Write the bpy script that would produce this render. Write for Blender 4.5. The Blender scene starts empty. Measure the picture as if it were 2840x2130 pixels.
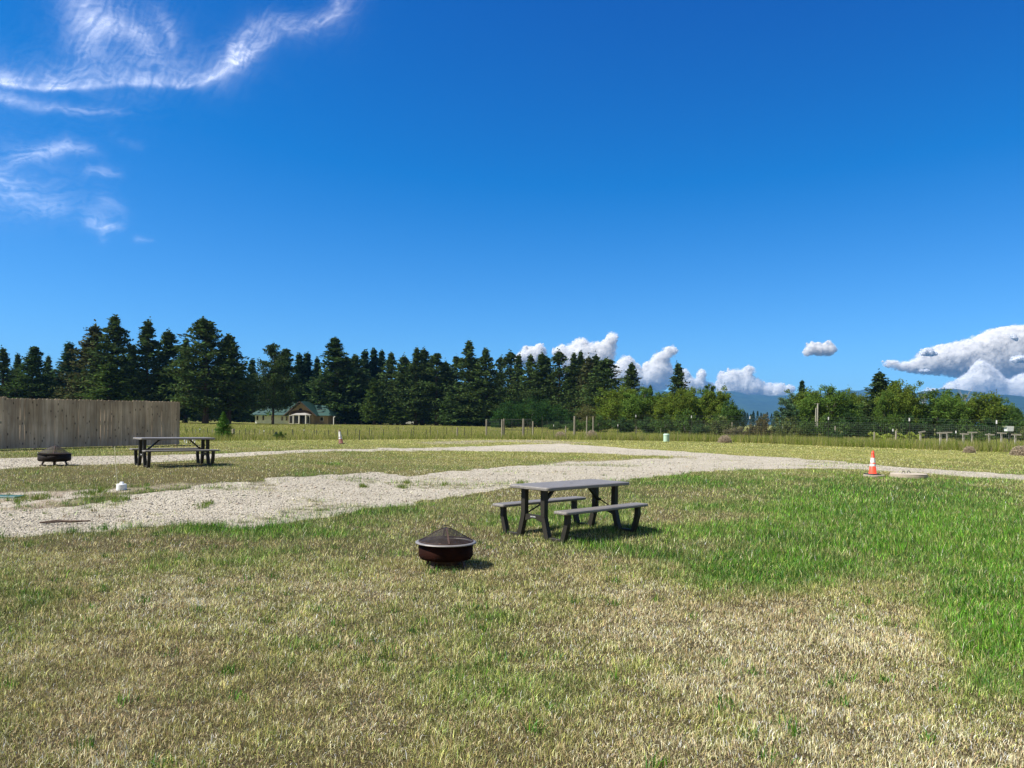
import bpy, bmesh, math, random
import numpy as np
from mathutils import Vector, Matrix

# ------------------------------------------------------------------ camera, sky, sun, exposure
SC = bpy.context.scene
COL = SC.collection
F, CX, HY, ROLL, EYE = 2134.0, 1420.0, 1169.0, math.radians(0.8), 1.62
cr, sr = math.cos(ROLL), math.sin(ROLL)
cd = bpy.data.cameras.new("camera"); cam = bpy.data.objects.new("camera", cd); COL.objects.link(cam)
cam.location = (0, 0, EYE)
cam.rotation_euler = (Matrix.Rotation(math.pi/2, 3, 'X') @ Matrix.Rotation(ROLL, 3, 'Z')).to_euler()
cd.sensor_width = 36; cd.lens = 36*F/2840; cd.shift_y = (HY-1065)/2840
cd.clip_start = 0.1; cd.clip_end = 90000
SC.camera = cam
SUN_EL, SUN_AZ = math.radians(52), math.radians(194)      # azimuth counted from +x: sun high on the left, a little behind
sdir = Vector((math.cos(SUN_EL)*math.cos(SUN_AZ), math.cos(SUN_EL)*math.sin(SUN_AZ), math.sin(SUN_EL)))
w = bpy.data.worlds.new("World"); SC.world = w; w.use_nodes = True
nt = w.node_tree; nt.nodes.clear()
sky = nt.nodes.new('ShaderNodeTexSky'); sky.sky_type = 'NISHITA'; sky.sun_disc = False
sky.sun_elevation = SUN_EL; sky.sun_rotation = math.atan2(sdir.x, sdir.y)
sky.altitude = 1200; sky.air_density = 1.0; sky.dust_density = 0.25; sky.ozone_density = 3.0
# clear dry mountain air: the Nishita colour with less red and more blue
cm = nt.nodes.new('ShaderNodeVectorMath'); cm.operation = 'MULTIPLY_ADD'; cm.inputs[1].default_value = (.76, 1.2, 1.56); cm.inputs[2].default_value = (-1.02, -.84, 0)
hs = nt.nodes.new('ShaderNodeVectorMath'); hs.operation = 'MAXIMUM'; hs.inputs[1].default_value = (.02, .02, .02)
bgn = nt.nodes.new('ShaderNodeBackground'); bgn.inputs['Strength'].default_value = 0.058
wo = nt.nodes.new('ShaderNodeOutputWorld')
nt.links.new(sky.outputs[0], cm.inputs[0]); nt.links.new(cm.outputs[0], hs.inputs[0]); 
# sky behind the camera, out of view, warmed as added fill for the fence
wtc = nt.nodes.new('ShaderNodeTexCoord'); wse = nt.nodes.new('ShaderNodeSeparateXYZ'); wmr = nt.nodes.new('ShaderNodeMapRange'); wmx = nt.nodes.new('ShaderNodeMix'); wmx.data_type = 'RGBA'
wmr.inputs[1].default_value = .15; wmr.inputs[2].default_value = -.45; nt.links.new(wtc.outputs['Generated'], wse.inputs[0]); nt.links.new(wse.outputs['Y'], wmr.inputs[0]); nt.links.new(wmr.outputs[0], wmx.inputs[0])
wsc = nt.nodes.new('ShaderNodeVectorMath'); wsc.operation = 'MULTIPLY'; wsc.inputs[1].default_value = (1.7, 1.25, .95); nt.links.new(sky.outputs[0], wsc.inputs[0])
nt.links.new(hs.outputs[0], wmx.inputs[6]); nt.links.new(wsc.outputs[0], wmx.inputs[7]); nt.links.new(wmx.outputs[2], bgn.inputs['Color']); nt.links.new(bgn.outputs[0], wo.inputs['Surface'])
sl = bpy.data.lights.new("sun", 'SUN'); sl.energy = 5.0; sl.angle = math.radians(0.5); sl.color = (1, .955, .88)
so = bpy.data.objects.new("sun", sl); COL.objects.link(so); so.rotation_euler = sdir.to_track_quat('Z', 'Y').to_euler()
SC.view_settings.view_transform = 'Standard'; SC.view_settings.look = 'None'
SC.view_settings.exposure = 0.8; SC.view_settings.gamma = 1
SC.cycles.volume_bounces = 0; SC.cycles.transparent_max_bounces = 48; SC.cycles.max_bounces = 20
SC.cycles.diffuse_bounces = 8
random.seed(7); RNG = np.random.default_rng(11)

# ------------------------------------------------------------------ little maths
def sst(a, b, x):
    t = np.clip((np.asarray(x, float)-a)/(b-a), 0, 1); return t*t*(3-2*t)
def hsh(ix, iy, s):
    n = (ix.astype(np.int64)*374761393+iy.astype(np.int64)*668265263+s*974711) & 0xffffffff
    n = ((n ^ (n >> 13))*1274126177) & 0xffffffff
    return ((n ^ (n >> 16)) & 0xffffff)/float(0xffffff)
def vn(x, y, s=0):
    x = np.asarray(x, float); y = np.asarray(y, float)
    ix, iy = np.floor(x), np.floor(y); fx, fy = x-ix, y-iy
    fx = fx*fx*(3-2*fx); fy = fy*fy*(3-2*fy); ix = ix.astype(np.int64); iy = iy.astype(np.int64)
    a, b, c, d = hsh(ix, iy, s), hsh(ix+1, iy, s), hsh(ix, iy+1, s), hsh(ix+1, iy+1, s)
    return (a*(1-fx)+b*fx)*(1-fy)+(c*(1-fx)+d*fx)*fy
def fbm(x, y, o=4, s=0):
    r = 0; a = .5; t = 0
    for k in range(o):
        r = r+a*vn(x*2**k+17.3*k, y*2**k-9.1*k, s+k); t += a; a *= .5
    return r/t
def gh(x, y):
    """height of the ground"""
    x = np.asarray(x, float); y = np.asarray(y, float)
    h = .15*sst(11, 26, y)+.10*sst(90, 220, y)
    h = h+.27*sst(-1.5, -8, x)*sst(11, 19.5, y)*(1-sst(34, 62, y))
    return h+.03*(fbm(x*.35, y*.35, 2, 3)-.5)*sst(3, 8, y)
def ray(px, py):
    u = px-CX; v = HY-py
    return (u*cr-v*sr)/F, (u*sr+v*cr)/F          # x and z per metre of depth
def G(px, py):
    """the ground point seen at a pixel of the photograph"""
    dx, dz = ray(px, py); t = (-EYE)/min(dz, -1e-4)
    for _ in range(40):
        t = .5*t+.5*(float(gh(dx*t, t))-EYE)/min(dz, -1e-4)
    return Vector((dx*t, t, float(gh(dx*t, t))))
def at(px, py, Y):
    dx, dz = ray(px, py); return Vector((dx*Y, Y, EYE+dz*Y))
def GD(px, Y, dy=0):
    """ground under a pixel column at a given depth"""
    x = ray(px, 1190)[0]*Y; return Vector((x, Y, float(gh(x, Y))+dy))
def topx(x, y, z):
    X = x/y; Z = (z-EYE)/y
    return CX+F*(X*cr+Z*sr), HY-F*(-X*sr+Z*cr)
def ztop(px, py, Y):
    return EYE+ray(px, py)[1]*Y

def ztt(px, py, p): return EYE+ray(px, py)[1]*p.y

# ------------------------------------------------------------------ materials
def lnk(nt, a, b): nt.links.new(a, b)
def mat(name, col=(.5, .5, .5), rough=.7, metal=0, var=.0, scale=8, bump=0, bscale=60, stretch=None, col2=None, spec=.4, attr=None):
    m = bpy.data.materials.new(name); m.use_nodes = True; n = m.node_tree; b = n.nodes['Principled BSDF']
    b.inputs['Roughness'].default_value = rough; b.inputs['Metallic'].default_value = metal
    b.inputs['Specular IOR Level'].default_value = spec
    tc = n.nodes.new('ShaderNodeTexCoord'); vec = tc.outputs['Object']
    if stretch:
        mp = n.nodes.new('ShaderNodeMapping'); mp.inputs['Scale'].default_value = stretch; lnk(n, vec, mp.inputs[0]); vec = mp.outputs[0]
    no = n.nodes.new('ShaderNodeTexNoise'); no.inputs['Scale'].default_value = scale; no.inputs['Detail'].default_value = 6; lnk(n, vec, no.inputs['Vector'])
    rp = n.nodes.new('ShaderNodeValToRGB'); rp.color_ramp.elements[0].position = .3; rp.color_ramp.elements[1].position = .7
    c2 = col2 or tuple(c*(1-var) for c in col); c1 = col if col2 else tuple(min(1, c*(1+var)) for c in col)
    rp.color_ramp.elements[0].color = (*c2, 1); rp.color_ramp.elements[1].color = (*c1, 1)
    lnk(n, no.outputs[0], rp.inputs[0]); out = rp.outputs[0]
    if attr:
        a = n.nodes.new('ShaderNodeAttribute'); a.attribute_name = attr
        mx = n.nodes.new('ShaderNodeMix'); mx.data_type = 'RGBA'; mx.blend_type = 'MULTIPLY'; mx.inputs[0].default_value = 1
        lnk(n, a.outputs['Color'], mx.inputs[6]); lnk(n, out, mx.inputs[7]); out = mx.outputs[2]
    lnk(n, out, b.inputs['Base Color'])
    if bump:
        n2 = n.nodes.new('ShaderNodeTexNoise'); n2.inputs['Scale'].default_value = bscale; n2.inputs['Detail'].default_value = 4; lnk(n, vec, n2.inputs['Vector'])
        bp = n.nodes.new('ShaderNodeBump'); bp.inputs['Strength'].default_value = bump; bp.inputs['Distance'].default_value = .01
        lnk(n, n2.outputs[0], bp.inputs['Height']); lnk(n, bp.outputs[0], b.inputs['Normal'])
    return m
def leafmat(name, trans=.35, gloss=.0, tint=(1, 1, 1)):
    m = bpy.data.materials.new(name); m.use_nodes = True; n = m.node_tree; n.nodes.clear()
    o = n.nodes.new('ShaderNodeOutputMaterial'); a = n.nodes.new('ShaderNodeAttribute'); a.attribute_name = 'col'
    mx = n.nodes.new('ShaderNodeMix'); mx.data_type = 'RGBA'; mx.blend_type = 'MULTIPLY'; mx.inputs[0].default_value = 1; mx.inputs[7].default_value = (*tint, 1)
    lnk(n, a.outputs['Color'], mx.inputs[6])
    d = n.nodes.new('ShaderNodeBsdfDiffuse'); t = n.nodes.new('ShaderNodeBsdfTranslucent'); s = n.nodes.new('ShaderNodeMixShader'); s.inputs[0].default_value = trans
    lnk(n, mx.outputs[2], d.inputs[0]); lnk(n, mx.outputs[2], t.inputs[0]); lnk(n, d.outputs[0], s.inputs[1]); lnk(n, t.outputs[0], s.inputs[2])
    out = s.outputs[0]
    if gloss:
        g = n.nodes.new('ShaderNodeBsdfGlossy'); g.inputs['Roughness'].default_value = .45; g.inputs[0].default_value = (1, 1, 1, 1)
        s2 = n.nodes.new('ShaderNodeMixShader'); s2.inputs[0].default_value = gloss; lnk(n, out, s2.inputs[1]); lnk(n, g.outputs[0], s2.inputs[2]); out = s2.outputs[0]
    lnk(n, out, o.inputs[0]); return m

# ------------------------------------------------------------------ mesh helpers
def mesh_np(name, V, faces_n, loops, m, parent=None, col=None, smooth=False, loc=None):
    """faces_n: vertices per face (array), loops: flat vertex indices, col: per-vertex rgb"""
    me = bpy.data.meshes.new(name); V = np.asarray(V, np.float32); loops = np.asarray(loops, np.int32).ravel(); fn = np.asarray(faces_n, np.int32)
    me.vertices.add(len(V)); me.vertices.foreach_set('co', V.ravel())
    me.loops.add(len(loops)); me.loops.foreach_set('vertex_index', loops)
    me.polygons.add(len(fn)); st = np.concatenate([[0], np.cumsum(fn)[:-1]]).astype(np.int32)
    me.polygons.foreach_set('loop_start', st)
    if smooth: me.polygons.foreach_set('use_smooth', np.ones(len(fn), bool))
    me.update(calc_edges=True)
    if col is not None:
        a = me.color_attributes.new('col', 'FLOAT_COLOR', 'POINT'); c = np.ones((len(V), 4), np.float32); c[:, :3] = col
        a.data.foreach_set('color', c.ravel())
    me.materials.append(m)
    o = bpy.data.objects.new(name, me); COL.objects.link(o)
    if parent: o.parent = parent
    if loc is not None: o.location = loc
    return o
class MB:
    def __init__(s): s.v = []; s.f = []; s.c = []; s.usec = False; s.cur = (1, 1, 1)
    def color(s, c): s.cur = c; s.usec = True
    def add(s, vs, fs):
        o = len(s.v); s.v += [tuple(p) for p in vs]; s.f += [tuple(i+o for i in f) for f in fs]; s.c += [s.cur]*len(vs)
    def box(s, c, d, R=None, bev=0):
        c = Vector(c); x, y, z = d[0]/2, d[1]/2, d[2]/2
        if bev:
            vs = []; b = bev
            for sz, q in ((-z, b), (-z+b, 0), (z-b, 0), (z, b)):
                vs += [(-x+q+b*.0, -y+q, sz), (x-q, -y+q, sz), (x-q, y-q, sz), (-x+q, y-q, sz)]
            fs = [(3, 2, 1, 0), (12, 13, 14, 15)]
            for k in range(3):
                for j in range(4): fs.append((k*4+j, k*4+(j+1) % 4, k*4+4+(j+1) % 4, k*4+4+j))
        else:
            vs = [(-x, -y, -z), (x, -y, -z), (x, y, -z), (-x, y, -z), (-x, -y, z), (x, -y, z), (x, y, z), (-x, y, z)]
            fs = [(3, 2, 1, 0), (4, 5, 6, 7), (0, 1, 5, 4), (1, 2, 6, 5), (2, 3, 7, 6), (3, 0, 4, 7)]
        s.add([c+(R @ Vector(v) if R else Vector(v)) for v in vs], fs)
    def tube(s, pts, r, n=8, cap=True, r2=None):
        pts = [Vector(p) for p in pts]; N = len(pts); rs = r if isinstance(r, (list, tuple)) else [r]*N
        vs = []; up = None
        for i, p in enumerate(pts):
            t = (pts[min(i+1, N-1)]-pts[max(i-1, 0)]).normalized()
            if up is None or abs(up.dot(t)) > .98: up = Vector((0, 0, 1)) if abs(t.z) < .9 else Vector((1, 0, 0))
            a = t.cross(up).normalized(); b = a.cross(t).normalized(); up = b
            for k in range(n):
                an = 2*math.pi*(k+.5)/n; vs.append(p+(a*math.cos(an)+b*math.sin(an))*rs[i])
        fs = []
        for i in range(N-1):
            for k in range(n): fs.append((i*n+k, i*n+(k+1) % n, (i+1)*n+(k+1) % n, (i+1)*n+k))
        if cap: fs.append(tuple(range(n))[::-1]); fs.append(tuple((N-1)*n+k for k in range(n)))
        s.add(vs, fs)
    def beam(s, a, b, w, h, side=(0, 1, 0)):
        """rectangular bar from a to b: w along 'side', h across"""
        a, b = Vector(a), Vector(b); t = (b-a).normalized(); sd = Vector(side); sd = (sd-t*sd.dot(t)).normalized(); u = t.cross(sd)
        vs = []
        for p in (a, b):
            for q in ((-1, -1), (1, -1), (1, 1), (-1, 1)): vs.append(p+sd*q[0]*w/2+u*q[1]*h/2)
        s.add(vs, [(3, 2, 1, 0), (4, 5, 6, 7), (0, 1, 5, 4), (1, 2, 6, 5), (2, 3, 7, 6), (3, 0, 4, 7)])
    def lathe(s, prof, n=32, c=(0, 0, 0), cap=False, R=None, jit=0):
        vs = []
        for r, z in prof:
            for k in range(n):
                a = 2*math.pi*k/n; v = Vector((r*math.cos(a), r*math.sin(a), z)); vs.append(Vector(c)+(R @ v if R else v))
        fs = []
        for i in range(len(prof)-1):
            for k in range(n): fs.append((i*n+k, i*n+(k+1) % n, (i+1)*n+(k+1) % n, (i+1)*n+k))
        if cap: fs.append(tuple(range(n))[::-1]); fs.append(tuple((len(prof)-1)*n+k for k in range(n)))
        s.add(vs, fs)
    def prism(s, poly, a, b, ax='y'):
        """polygon (list of 2-d points) extruded between a and b along an axis"""
        n = len(poly); vs = []
        for t in (a, b):
            for p in poly: vs.append({'y': (p[0], t, p[1]), 'x': (t, p[0], p[1]), 'z': (p[0], p[1], t)}[ax])
        fs = [tuple(range(n)), tuple(range(2*n-1, n-1, -1))]
        for k in range(n): fs.append((k, k+n, (k+1) % n+n, (k+1) % n))
        s.add(vs, fs)
    def build(s, name, m, parent=None, smooth=False, loc=None):
        me = bpy.data.meshes.new(name); me.from_pydata(s.v, [], s.f)
        bm = bmesh.new(); bm.from_mesh(me); bmesh.ops.recalc_face_normals(bm, faces=bm.faces); bm.to_mesh(me); bm.free()
        if s.usec:
            a = me.color_attributes.new('col', 'FLOAT_COLOR', 'POINT'); a.data.foreach_set('color', np.array([(*c, 1) for c in s.c], np.float32).ravel())
        me.materials.append(m)
        if smooth:
            for p in me.polygons: p.use_smooth = True
        o = bpy.data.objects.new(name, me); COL.objects.link(o)
        if parent: o.parent = parent
        if loc is not None: o.location = loc
        return o
def tag(o, label=None, cat=None, group=None, kind=None):
    if label: o['label'] = label
    if cat: o['category'] = cat
    if group: o['group'] = group
    if kind: o['kind'] = kind
    return o
def empty(name, loc, rz=0, label=None, cat=None, group=None):
    o = bpy.data.objects.new(name, None); COL.objects.link(o); o.location = loc; o.rotation_euler = (0, 0, rz); o.empty_display_size = .2
    return tag(o, label, cat, group)
def kids(o): return [c for c in list(COL.objects) if c.parent == o]
def copy_tree(o, ch=None):
    c = o.copy(); COL.objects.link(c)
    for k in (ch if ch is not None else kids(o)):
        d = k.copy(); COL.objects.link(d); d.parent = c
        for g in kids(k):
            e = g.copy(); COL.objects.link(e); e.parent = d
    return c

# ------------------------------------------------------------------ where gravel and green grass lie (world-space maps)
def gpoly(pts): return np.array([(lambda g: (g.x, g.y))(G(a, b)) for a, b in pts])
def dens(pts, n=4):
    out = []
    for i in range(len(pts)):
        a, b = pts[i], pts[(i+1) % len(pts)]
        for k in range(n): out.append((a[0]+(b[0]-a[0])*k/n, a[1]+(b[1]-a[1])*k/n))
    return out
def sdist(P, x, y):
    """signed distance (m), positive inside, only exact near the polygon"""
    x = np.asarray(x, float); y = np.asarray(y, float); res = np.full(x.shape, -99.)
    lo, hi = P.min(0)-1.5, P.max(0)+1.5
    k = (x > lo[0]) & (x < hi[0]) & (y > lo[1]) & (y < hi[1])
    if not k.any(): return res
    X, Y = x[k], y[k]; d = np.full(X.shape, 1e9); ins = np.zeros(X.shape, bool)
    for i in range(len(P)):
        a, b = P[i], P[(i+1) % len(P)]; e = b-a; L = max(e @ e, 1e-9)
        t = np.clip(((X-a[0])*e[0]+(Y-a[1])*e[1])/L, 0, 1)
        d = np.minimum(d, (X-a[0]-t*e[0])**2+(Y-a[1]-t*e[1])**2)
        c = ((a[1] > Y) != (b[1] > Y))
        if c.any():
            xi = a[0]+(Y-a[1])*e[0]/(e[1] if abs(e[1]) > 1e-9 else 1e-9); ins ^= c & (X < xi)
    d = np.sqrt(d); res[k] = np.where(ins, d, -d); return res
G1 = gpoly(dens([(-500, 1500), (-100, 1492), (0, 1478), (50, 1490), (90, 1487), (170, 1479), (240, 1471), (300, 1466), (400, 1461), (500, 1457), (590, 1459), (680, 1468), (730, 1466), (800, 1453),
    (900, 1436), (1000, 1419), (1100, 1400), (1200, 1383), (1340, 1362), (1420, 1352), (1520, 1342), (1640, 1336), (1745, 1331), (1830, 1322), (1930, 1311), (2050, 1304), (2150, 1300), (2250, 1299),
    (2400, 1301), (2500, 1309), (2640, 1319), (2840, 1331), (3100, 1346), (3100, 1332), (2840, 1317), (2640, 1304), (2500, 1296), (2340, 1281), (2200, 1270), (2050, 1262), (1980, 1259), (1950, 1268),
    (1800, 1272), (1700, 1277), (1600, 1281), (1500, 1287), (1400, 1294), (1300, 1301), (1200, 1311), (1130, 1322), (1040, 1309), (980, 1313), (900, 1319), (800, 1322), (700, 1331), (560, 1340), (500, 1356), (330, 1372),
    (250, 1392), (150, 1408), (0, 1420), (-500, 1440)]))
G2 = gpoly(dens([(-500, 1280), (-50, 1271), (200, 1265), (400, 1262), (600, 1258), (700, 1252), (900, 1245), (1150, 1241), (1300, 1238), (1450, 1232), (1560, 1230), (1650, 1236), (1750, 1243), (1900, 1252), (2000, 1259),
    (2060, 1264), (2040, 1270), (1950, 1267), (1850, 1264), (1750, 1261), (1600, 1256), (1450, 1252), (1300, 1251), (1150, 1251), (1000, 1251), (900, 1252), (800, 1256), (700, 1264), (600, 1272), (500, 1279), (300, 1287), (100, 1295), (-50, 1303), (-500, 1325)], 5))
GM = gpoly(dens([(-500, 1440), (0, 1420), (150, 1408), (250, 1392), (330, 1372), (500, 1356), (560, 1340), (450, 1344), (330, 1347), (250, 1352), (150, 1361), (0, 1366), (-500, 1380)]))      # dry weedy dirt
GM2 = gpoly(dens([(1620, 1256), (1750, 1261), (1950, 1268), (2050, 1270), (2100, 1290), (1900, 1300), (1750, 1282), (1600, 1284), (1450, 1290), (1500, 1284), (1700, 1275), (1900, 1268)]))
GM3 = gpoly(dens([(1160, 1226), (1320, 1221), (1500, 1220), (1640, 1228), (1560, 1231), (1400, 1226), (1250, 1232), (1170, 1232)]))
def masks(x, y):
    """gravel 0..1, bare dirt 0..1"""
    j = .7*(fbm(x*.9, y*1.1, 3, 21)-.5)+.25*(fbm(x*4, y*4, 2, 25)-.5)
    sc = 1+np.clip((np.asarray(y)-15)/25, 0, 3)
    s1 = sdist(G1, x, y); s2 = sdist(G2, x, y)
    g = np.maximum(sst(-.12, .16, s1/sc+j*1.1), sst(-.2, .35, s2/sc+j*.9))
    m = np.maximum(sst(-.3, .3, sdist(GM, x, y)+j*2), np.maximum(sst(-.3, .3, sdist(GM2, x, y)/sc+j*2)*.75, sst(-.3, .3, sdist(GM3, x, y)/sc+j)*.6))
    patch = sst(.55, .68, fbm(x*.55+3, y*.75, 4, 31))*sst(-.2, .5, s1/sc)*.65       # weeds inside the drive
    g = g*(1-patch*.7); g = np.maximum(g, m*sst(.46, .6, fbm(x*1.5, y*1.5, 3, 41))*.8)
    return np.clip(g, 0, 1), np.clip(m, 0, 1)
LUSH = [(2680, 1500, 420, 130, .95), (1980, 1500, 240, 40, .5), (1850, 1545, 160, 30, .35), (2800, 1680, 190, 130, 1.1), (2740, 1880, 150, 120, .8), (2060, 1590, 270, 60, 1.0), (2330, 1405, 420, 50, .75), (2000, 1335, 330, 22, .6), (1600, 1440, 250, 40, .8), (700, 1478, 340, 22, .75),
        (1100, 1420, 220, 16, .6), (60, 1640, 110, 45, .55), (1450, 1500, 220, 30, .35), (2380, 1500, 300, 70, .6), (2480, 1360, 420, 25, .5), (2560, 1660, 200, 50, .5), (1850, 1470, 200, 30, .3),
        (1960, 1433, 230, 17, -.7), (1700, 1480, 100, 20, -.3), (2180, 1800, 420, 130, -.8), (2480, 1590, 120, 40, -.4), (2520, 1690, 130, 30, -.6), (450, 1660, 100, 35, -.5), (1250, 1560, 260, 40, -.2), (2300, 1450, 90, 20, -.4)]
def green(x, y, z=None):
    z = gh(x, y) if z is None else z
    px, py = topx(x, np.maximum(y, 1.), z); g = np.zeros(np.shape(x))
    for a, b, rx, ry, am in LUSH: g = g+am*np.exp(-(((px-a)/rx)**2+((py-b)/ry)**2))
    n = fbm(x*.8, y*.8, 4, 51)-.5
    n2 = fbm(x*2.7, y*2.7, 3, 57)-.5
    return np.clip(g*1.0+n*1.5+n2*1.0+.12*sst(14, 24, y), -.7, 1.2)

# ------------------------------------------------------------------ ground: one warped sheet to the horizon
def ground():
    tx = np.arange(-460, 461)*.0195; X = 1.6*np.sinh(tx); X = X/X.max()*9300
    ty = np.concatenate([[-200, -80, -30, -10, -3, 0, 1.2], 1.8*np.exp(np.arange(1, 560)*.01535)]); Y = ty[ty < 9590]; Y = np.append(Y, 9600.)
    x, y = np.meshgrid(X, Y); z = gh(x, y)
    g, m = masks(x, y)
    z = z-.012*g
    nx, ny = len(X), len(Y); V = np.stack([x, y, z], -1).reshape(-1, 3)
    i = (np.arange(ny-1)[:, None]*nx+np.arange(nx-1)[None, :]).ravel(); L = np.stack([i, i+1, i+nx+1, i+nx], 1)
    col = np.stack([g, np.clip(green(x, y, z), 0, 1), m], -1).reshape(-1, 3)
    mt = bpy.data.materials.new("ground_earth"); mt.use_nodes = True; n = mt.node_tree; b = n.nodes['Principled BSDF']; b.inputs['Roughness'].default_value = .95; b.inputs['Specular IOR Level'].default_value = .15
    tc = n.nodes.new('ShaderNodeTexCoord'); at_ = n.nodes.new('ShaderNodeAttribute'); at_.attribute_name = 'col'
    sp = n.nodes.new('ShaderNodeSeparateColor'); lnk(n, at_.outputs['Color'], sp.inputs[0])
    def noise(s, d=6, r=.6, vec=None):
        q = n.nodes.new('ShaderNodeTexNoise'); q.inputs['Scale'].default_value = s; q.inputs['Detail'].default_value = d; q.inputs['Roughness'].default_value = r; lnk(n, vec or tc.outputs['Object'], q.inputs['Vector']); return q.outputs[0]
    def ramp(v, els):
        q = n.nodes.new('ShaderNodeValToRGB'); e = q.color_ramp.elements; e[0].position = els[0][0]; e[0].color = (*els[0][1], 1); e[1].position = els[1][0]; e[1].color = (*els[1][1], 1)
        for p, c in els[2:]: k = e.new(p); k.color = (*c, 1)
        lnk(n, v, q.inputs[0]); return q.outputs[0]
    def mix(f, a, b_, bl='MIX'):
        q = n.nodes.new('ShaderNodeMix'); q.data_type = 'RGBA'; q.blend_type = bl
        if isinstance(f, float): q.inputs[0].default_value = f
        else: lnk(n, f, q.inputs[0])
        lnk(n, a, q.inputs[6]); lnk(n, b_, q.inputs[7]); return q.outputs[2]
    # far turf: coarse patches, fine fleck
    turf = mix(.5, ramp(noise(.12, 5), [(.35, (.15, .175, .03)), (.68, (.30, .27, .08))]), ramp(noise(9, 5, .8), [(.36, (.08, .10, .016)), (.66, (.40, .36, .12))]))
    thatch = ramp(noise(60, 4, .8), [(.35, (.025, .020, .009)), (.65, (.12, .094, .044))])
    ln = n.nodes.new('ShaderNodeSeparateXYZ'); lnk(n, tc.outputs['Object'], ln.inputs[0])
    mr = n.nodes.new('ShaderNodeMapRange'); mr.inputs[1].default_value = 12; mr.inputs[2].default_value = 40; lnk(n, ln.outputs['Y'], mr.inputs[0])
    base = mix(mr.outputs[0], thatch, turf)
    grn = ramp(noise(12, 5, .8), [(.35, (.025, .06, .012)), (.68, (.10, .17, .03))])
    gm = n.nodes.new('ShaderNodeMath'); gm.operation = 'MULTIPLY'; gm.inputs[1].default_value = .6; lnk(n, sp.outputs[1], gm.inputs[0])
    base = mix(gm.outputs[0], base, grn)
    dirt = ramp(noise(7, 8, .75), [(.33, (.20, .16, .11)), (.66, (.44, .37, .29))])
    base = mix(sp.outputs[2], base, dirt)
    vo = n.nodes.new('ShaderNodeTexVoronoi'); vo.inputs['Scale'].default_value = 42; lnk(n, tc.outputs['Object'], vo.inputs['Vector'])
    vs = n.nodes.new('ShaderNodeSeparateColor'); lnk(n, vo.outputs['Color'], vs.inputs[0])
    st = ramp(vs.outputs[0], [(.0, (.30, .28, .25)), (1., (.64, .58, .45)), (.5, (.50, .45, .34)), (.12, (.17, .15, .125))])
    gr = mix(.45, st, ramp(noise(.9, 6, .7), [(.3, (.29, .255, .20)), (.7, (.56, .51, .41))]))
    e = n.nodes.new('ShaderNodeMath'); e.operation = 'ADD'; lnk(n, sp.outputs[0], e.inputs[0])
    e2 = n.nodes.new('ShaderNodeMath'); e2.operation = 'MULTIPLY_ADD'; lnk(n, noise(3.5, 6, .75), e2.inputs[0]); e2.inputs[1].default_value = 1.3; e2.inputs[2].default_value = -.65; lnk(n, e2.outputs[0], e.inputs[1])
    gmask = n.nodes.new('ShaderNodeMapRange'); gmask.inputs[1].default_value = .38; gmask.inputs[2].default_value = .62; lnk(n, e.outputs[0], gmask.inputs[0])
    fin = mix(gmask.outputs[0], base, gr); lnk(n, fin, b.inputs['Base Color'])
    bp = n.nodes.new('ShaderNodeBump'); bp.inputs['Strength'].default_value = .9; bp.inputs['Distance'].default_value = .03
    hm = n.nodes.new('ShaderNodeMath'); hm.operation = 'SUBTRACT'; lnk(n, noise(22, 6, .8), hm.inputs[0])
    hv = n.nodes.new('ShaderNodeMath'); hv.operation = 'MULTIPLY'; hv.inputs[1].default_value = .9; lnk(n, vo.outputs['Distance'], hv.inputs[0]); lnk(n, hv.outputs[0], hm.inputs[1])
    lnk(n, hm.outputs[0], bp.inputs['Height']); lnk(n, bp.outputs[0], b.inputs['Normal'])
    o = mesh_np('ground', V, np.full(len(L), 4), L, mt, col=col, smooth=True)
    tag(o, kind='structure')
ground()

# ------------------------------------------------------------------ grass: one mesh of single blades
def blades(x, y, h, wd, col, lean, seg=2, dirj=None):
    N = len(x); z = gh(x, y)-.004; a = RNG.uniform(0, 2*np.pi, N); la = RNG.uniform(0, 2*np.pi, N) if dirj is None else dirj
    ln = lean; P = np.stack([x, y, z], 1); wv = np.stack([np.cos(a), np.sin(a), np.zeros(N)], 1)*(wd/2)[:, None]
    ld = np.stack([np.cos(la), np.sin(la), np.zeros(N)], 1); up = np.array([[0, 0, 1.]])
    if seg == 2:
        m1 = P+ld*(h*np.sin(ln)*.35)[:, None]+up*(h*np.cos(ln)*.6)[:, None]
        t = P+ld*(h*np.sin(ln)*1.1)[:, None]+up*(h*np.cos(ln*1.15)*.98)[:, None]
        V = np.stack([P-wv, P+wv, m1+wv*.8, m1-wv*.8, t], 1).reshape(-1, 3); b = np.arange(N)[:, None]*5
        L = np.concatenate([b+np.array([[0, 1, 2, 3]]), b+np.array([[3, 2, 4]])], 1).ravel(); fn = np.tile([4, 3], N); k = 5
        sh = np.tile([.62, .62, .95, .95, 1.12], N)
    else:
        t = P+ld*(h*np.sin(ln))[:, None]+up*(h*np.cos(ln))[:, None]
        V = np.stack([P-wv, P+wv, t], 1).reshape(-1, 3); b = np.arange(N)[:, None]*3
        L = (b+np.array([[0, 1, 2]])).ravel(); fn = np.full(N, 3); k = 3; sh = np.ones(N*3)
    return V, fn, L, np.repeat(col, k, 0)
DRY = np.array([.74, .62, .35]); DRY2 = np.array([.45, .345, .16]); OLV = np.array([.27, .295, .07]); GRN = np.array([.11, .29, .016]); DGR = np.array([.038, .125, .014])
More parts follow.
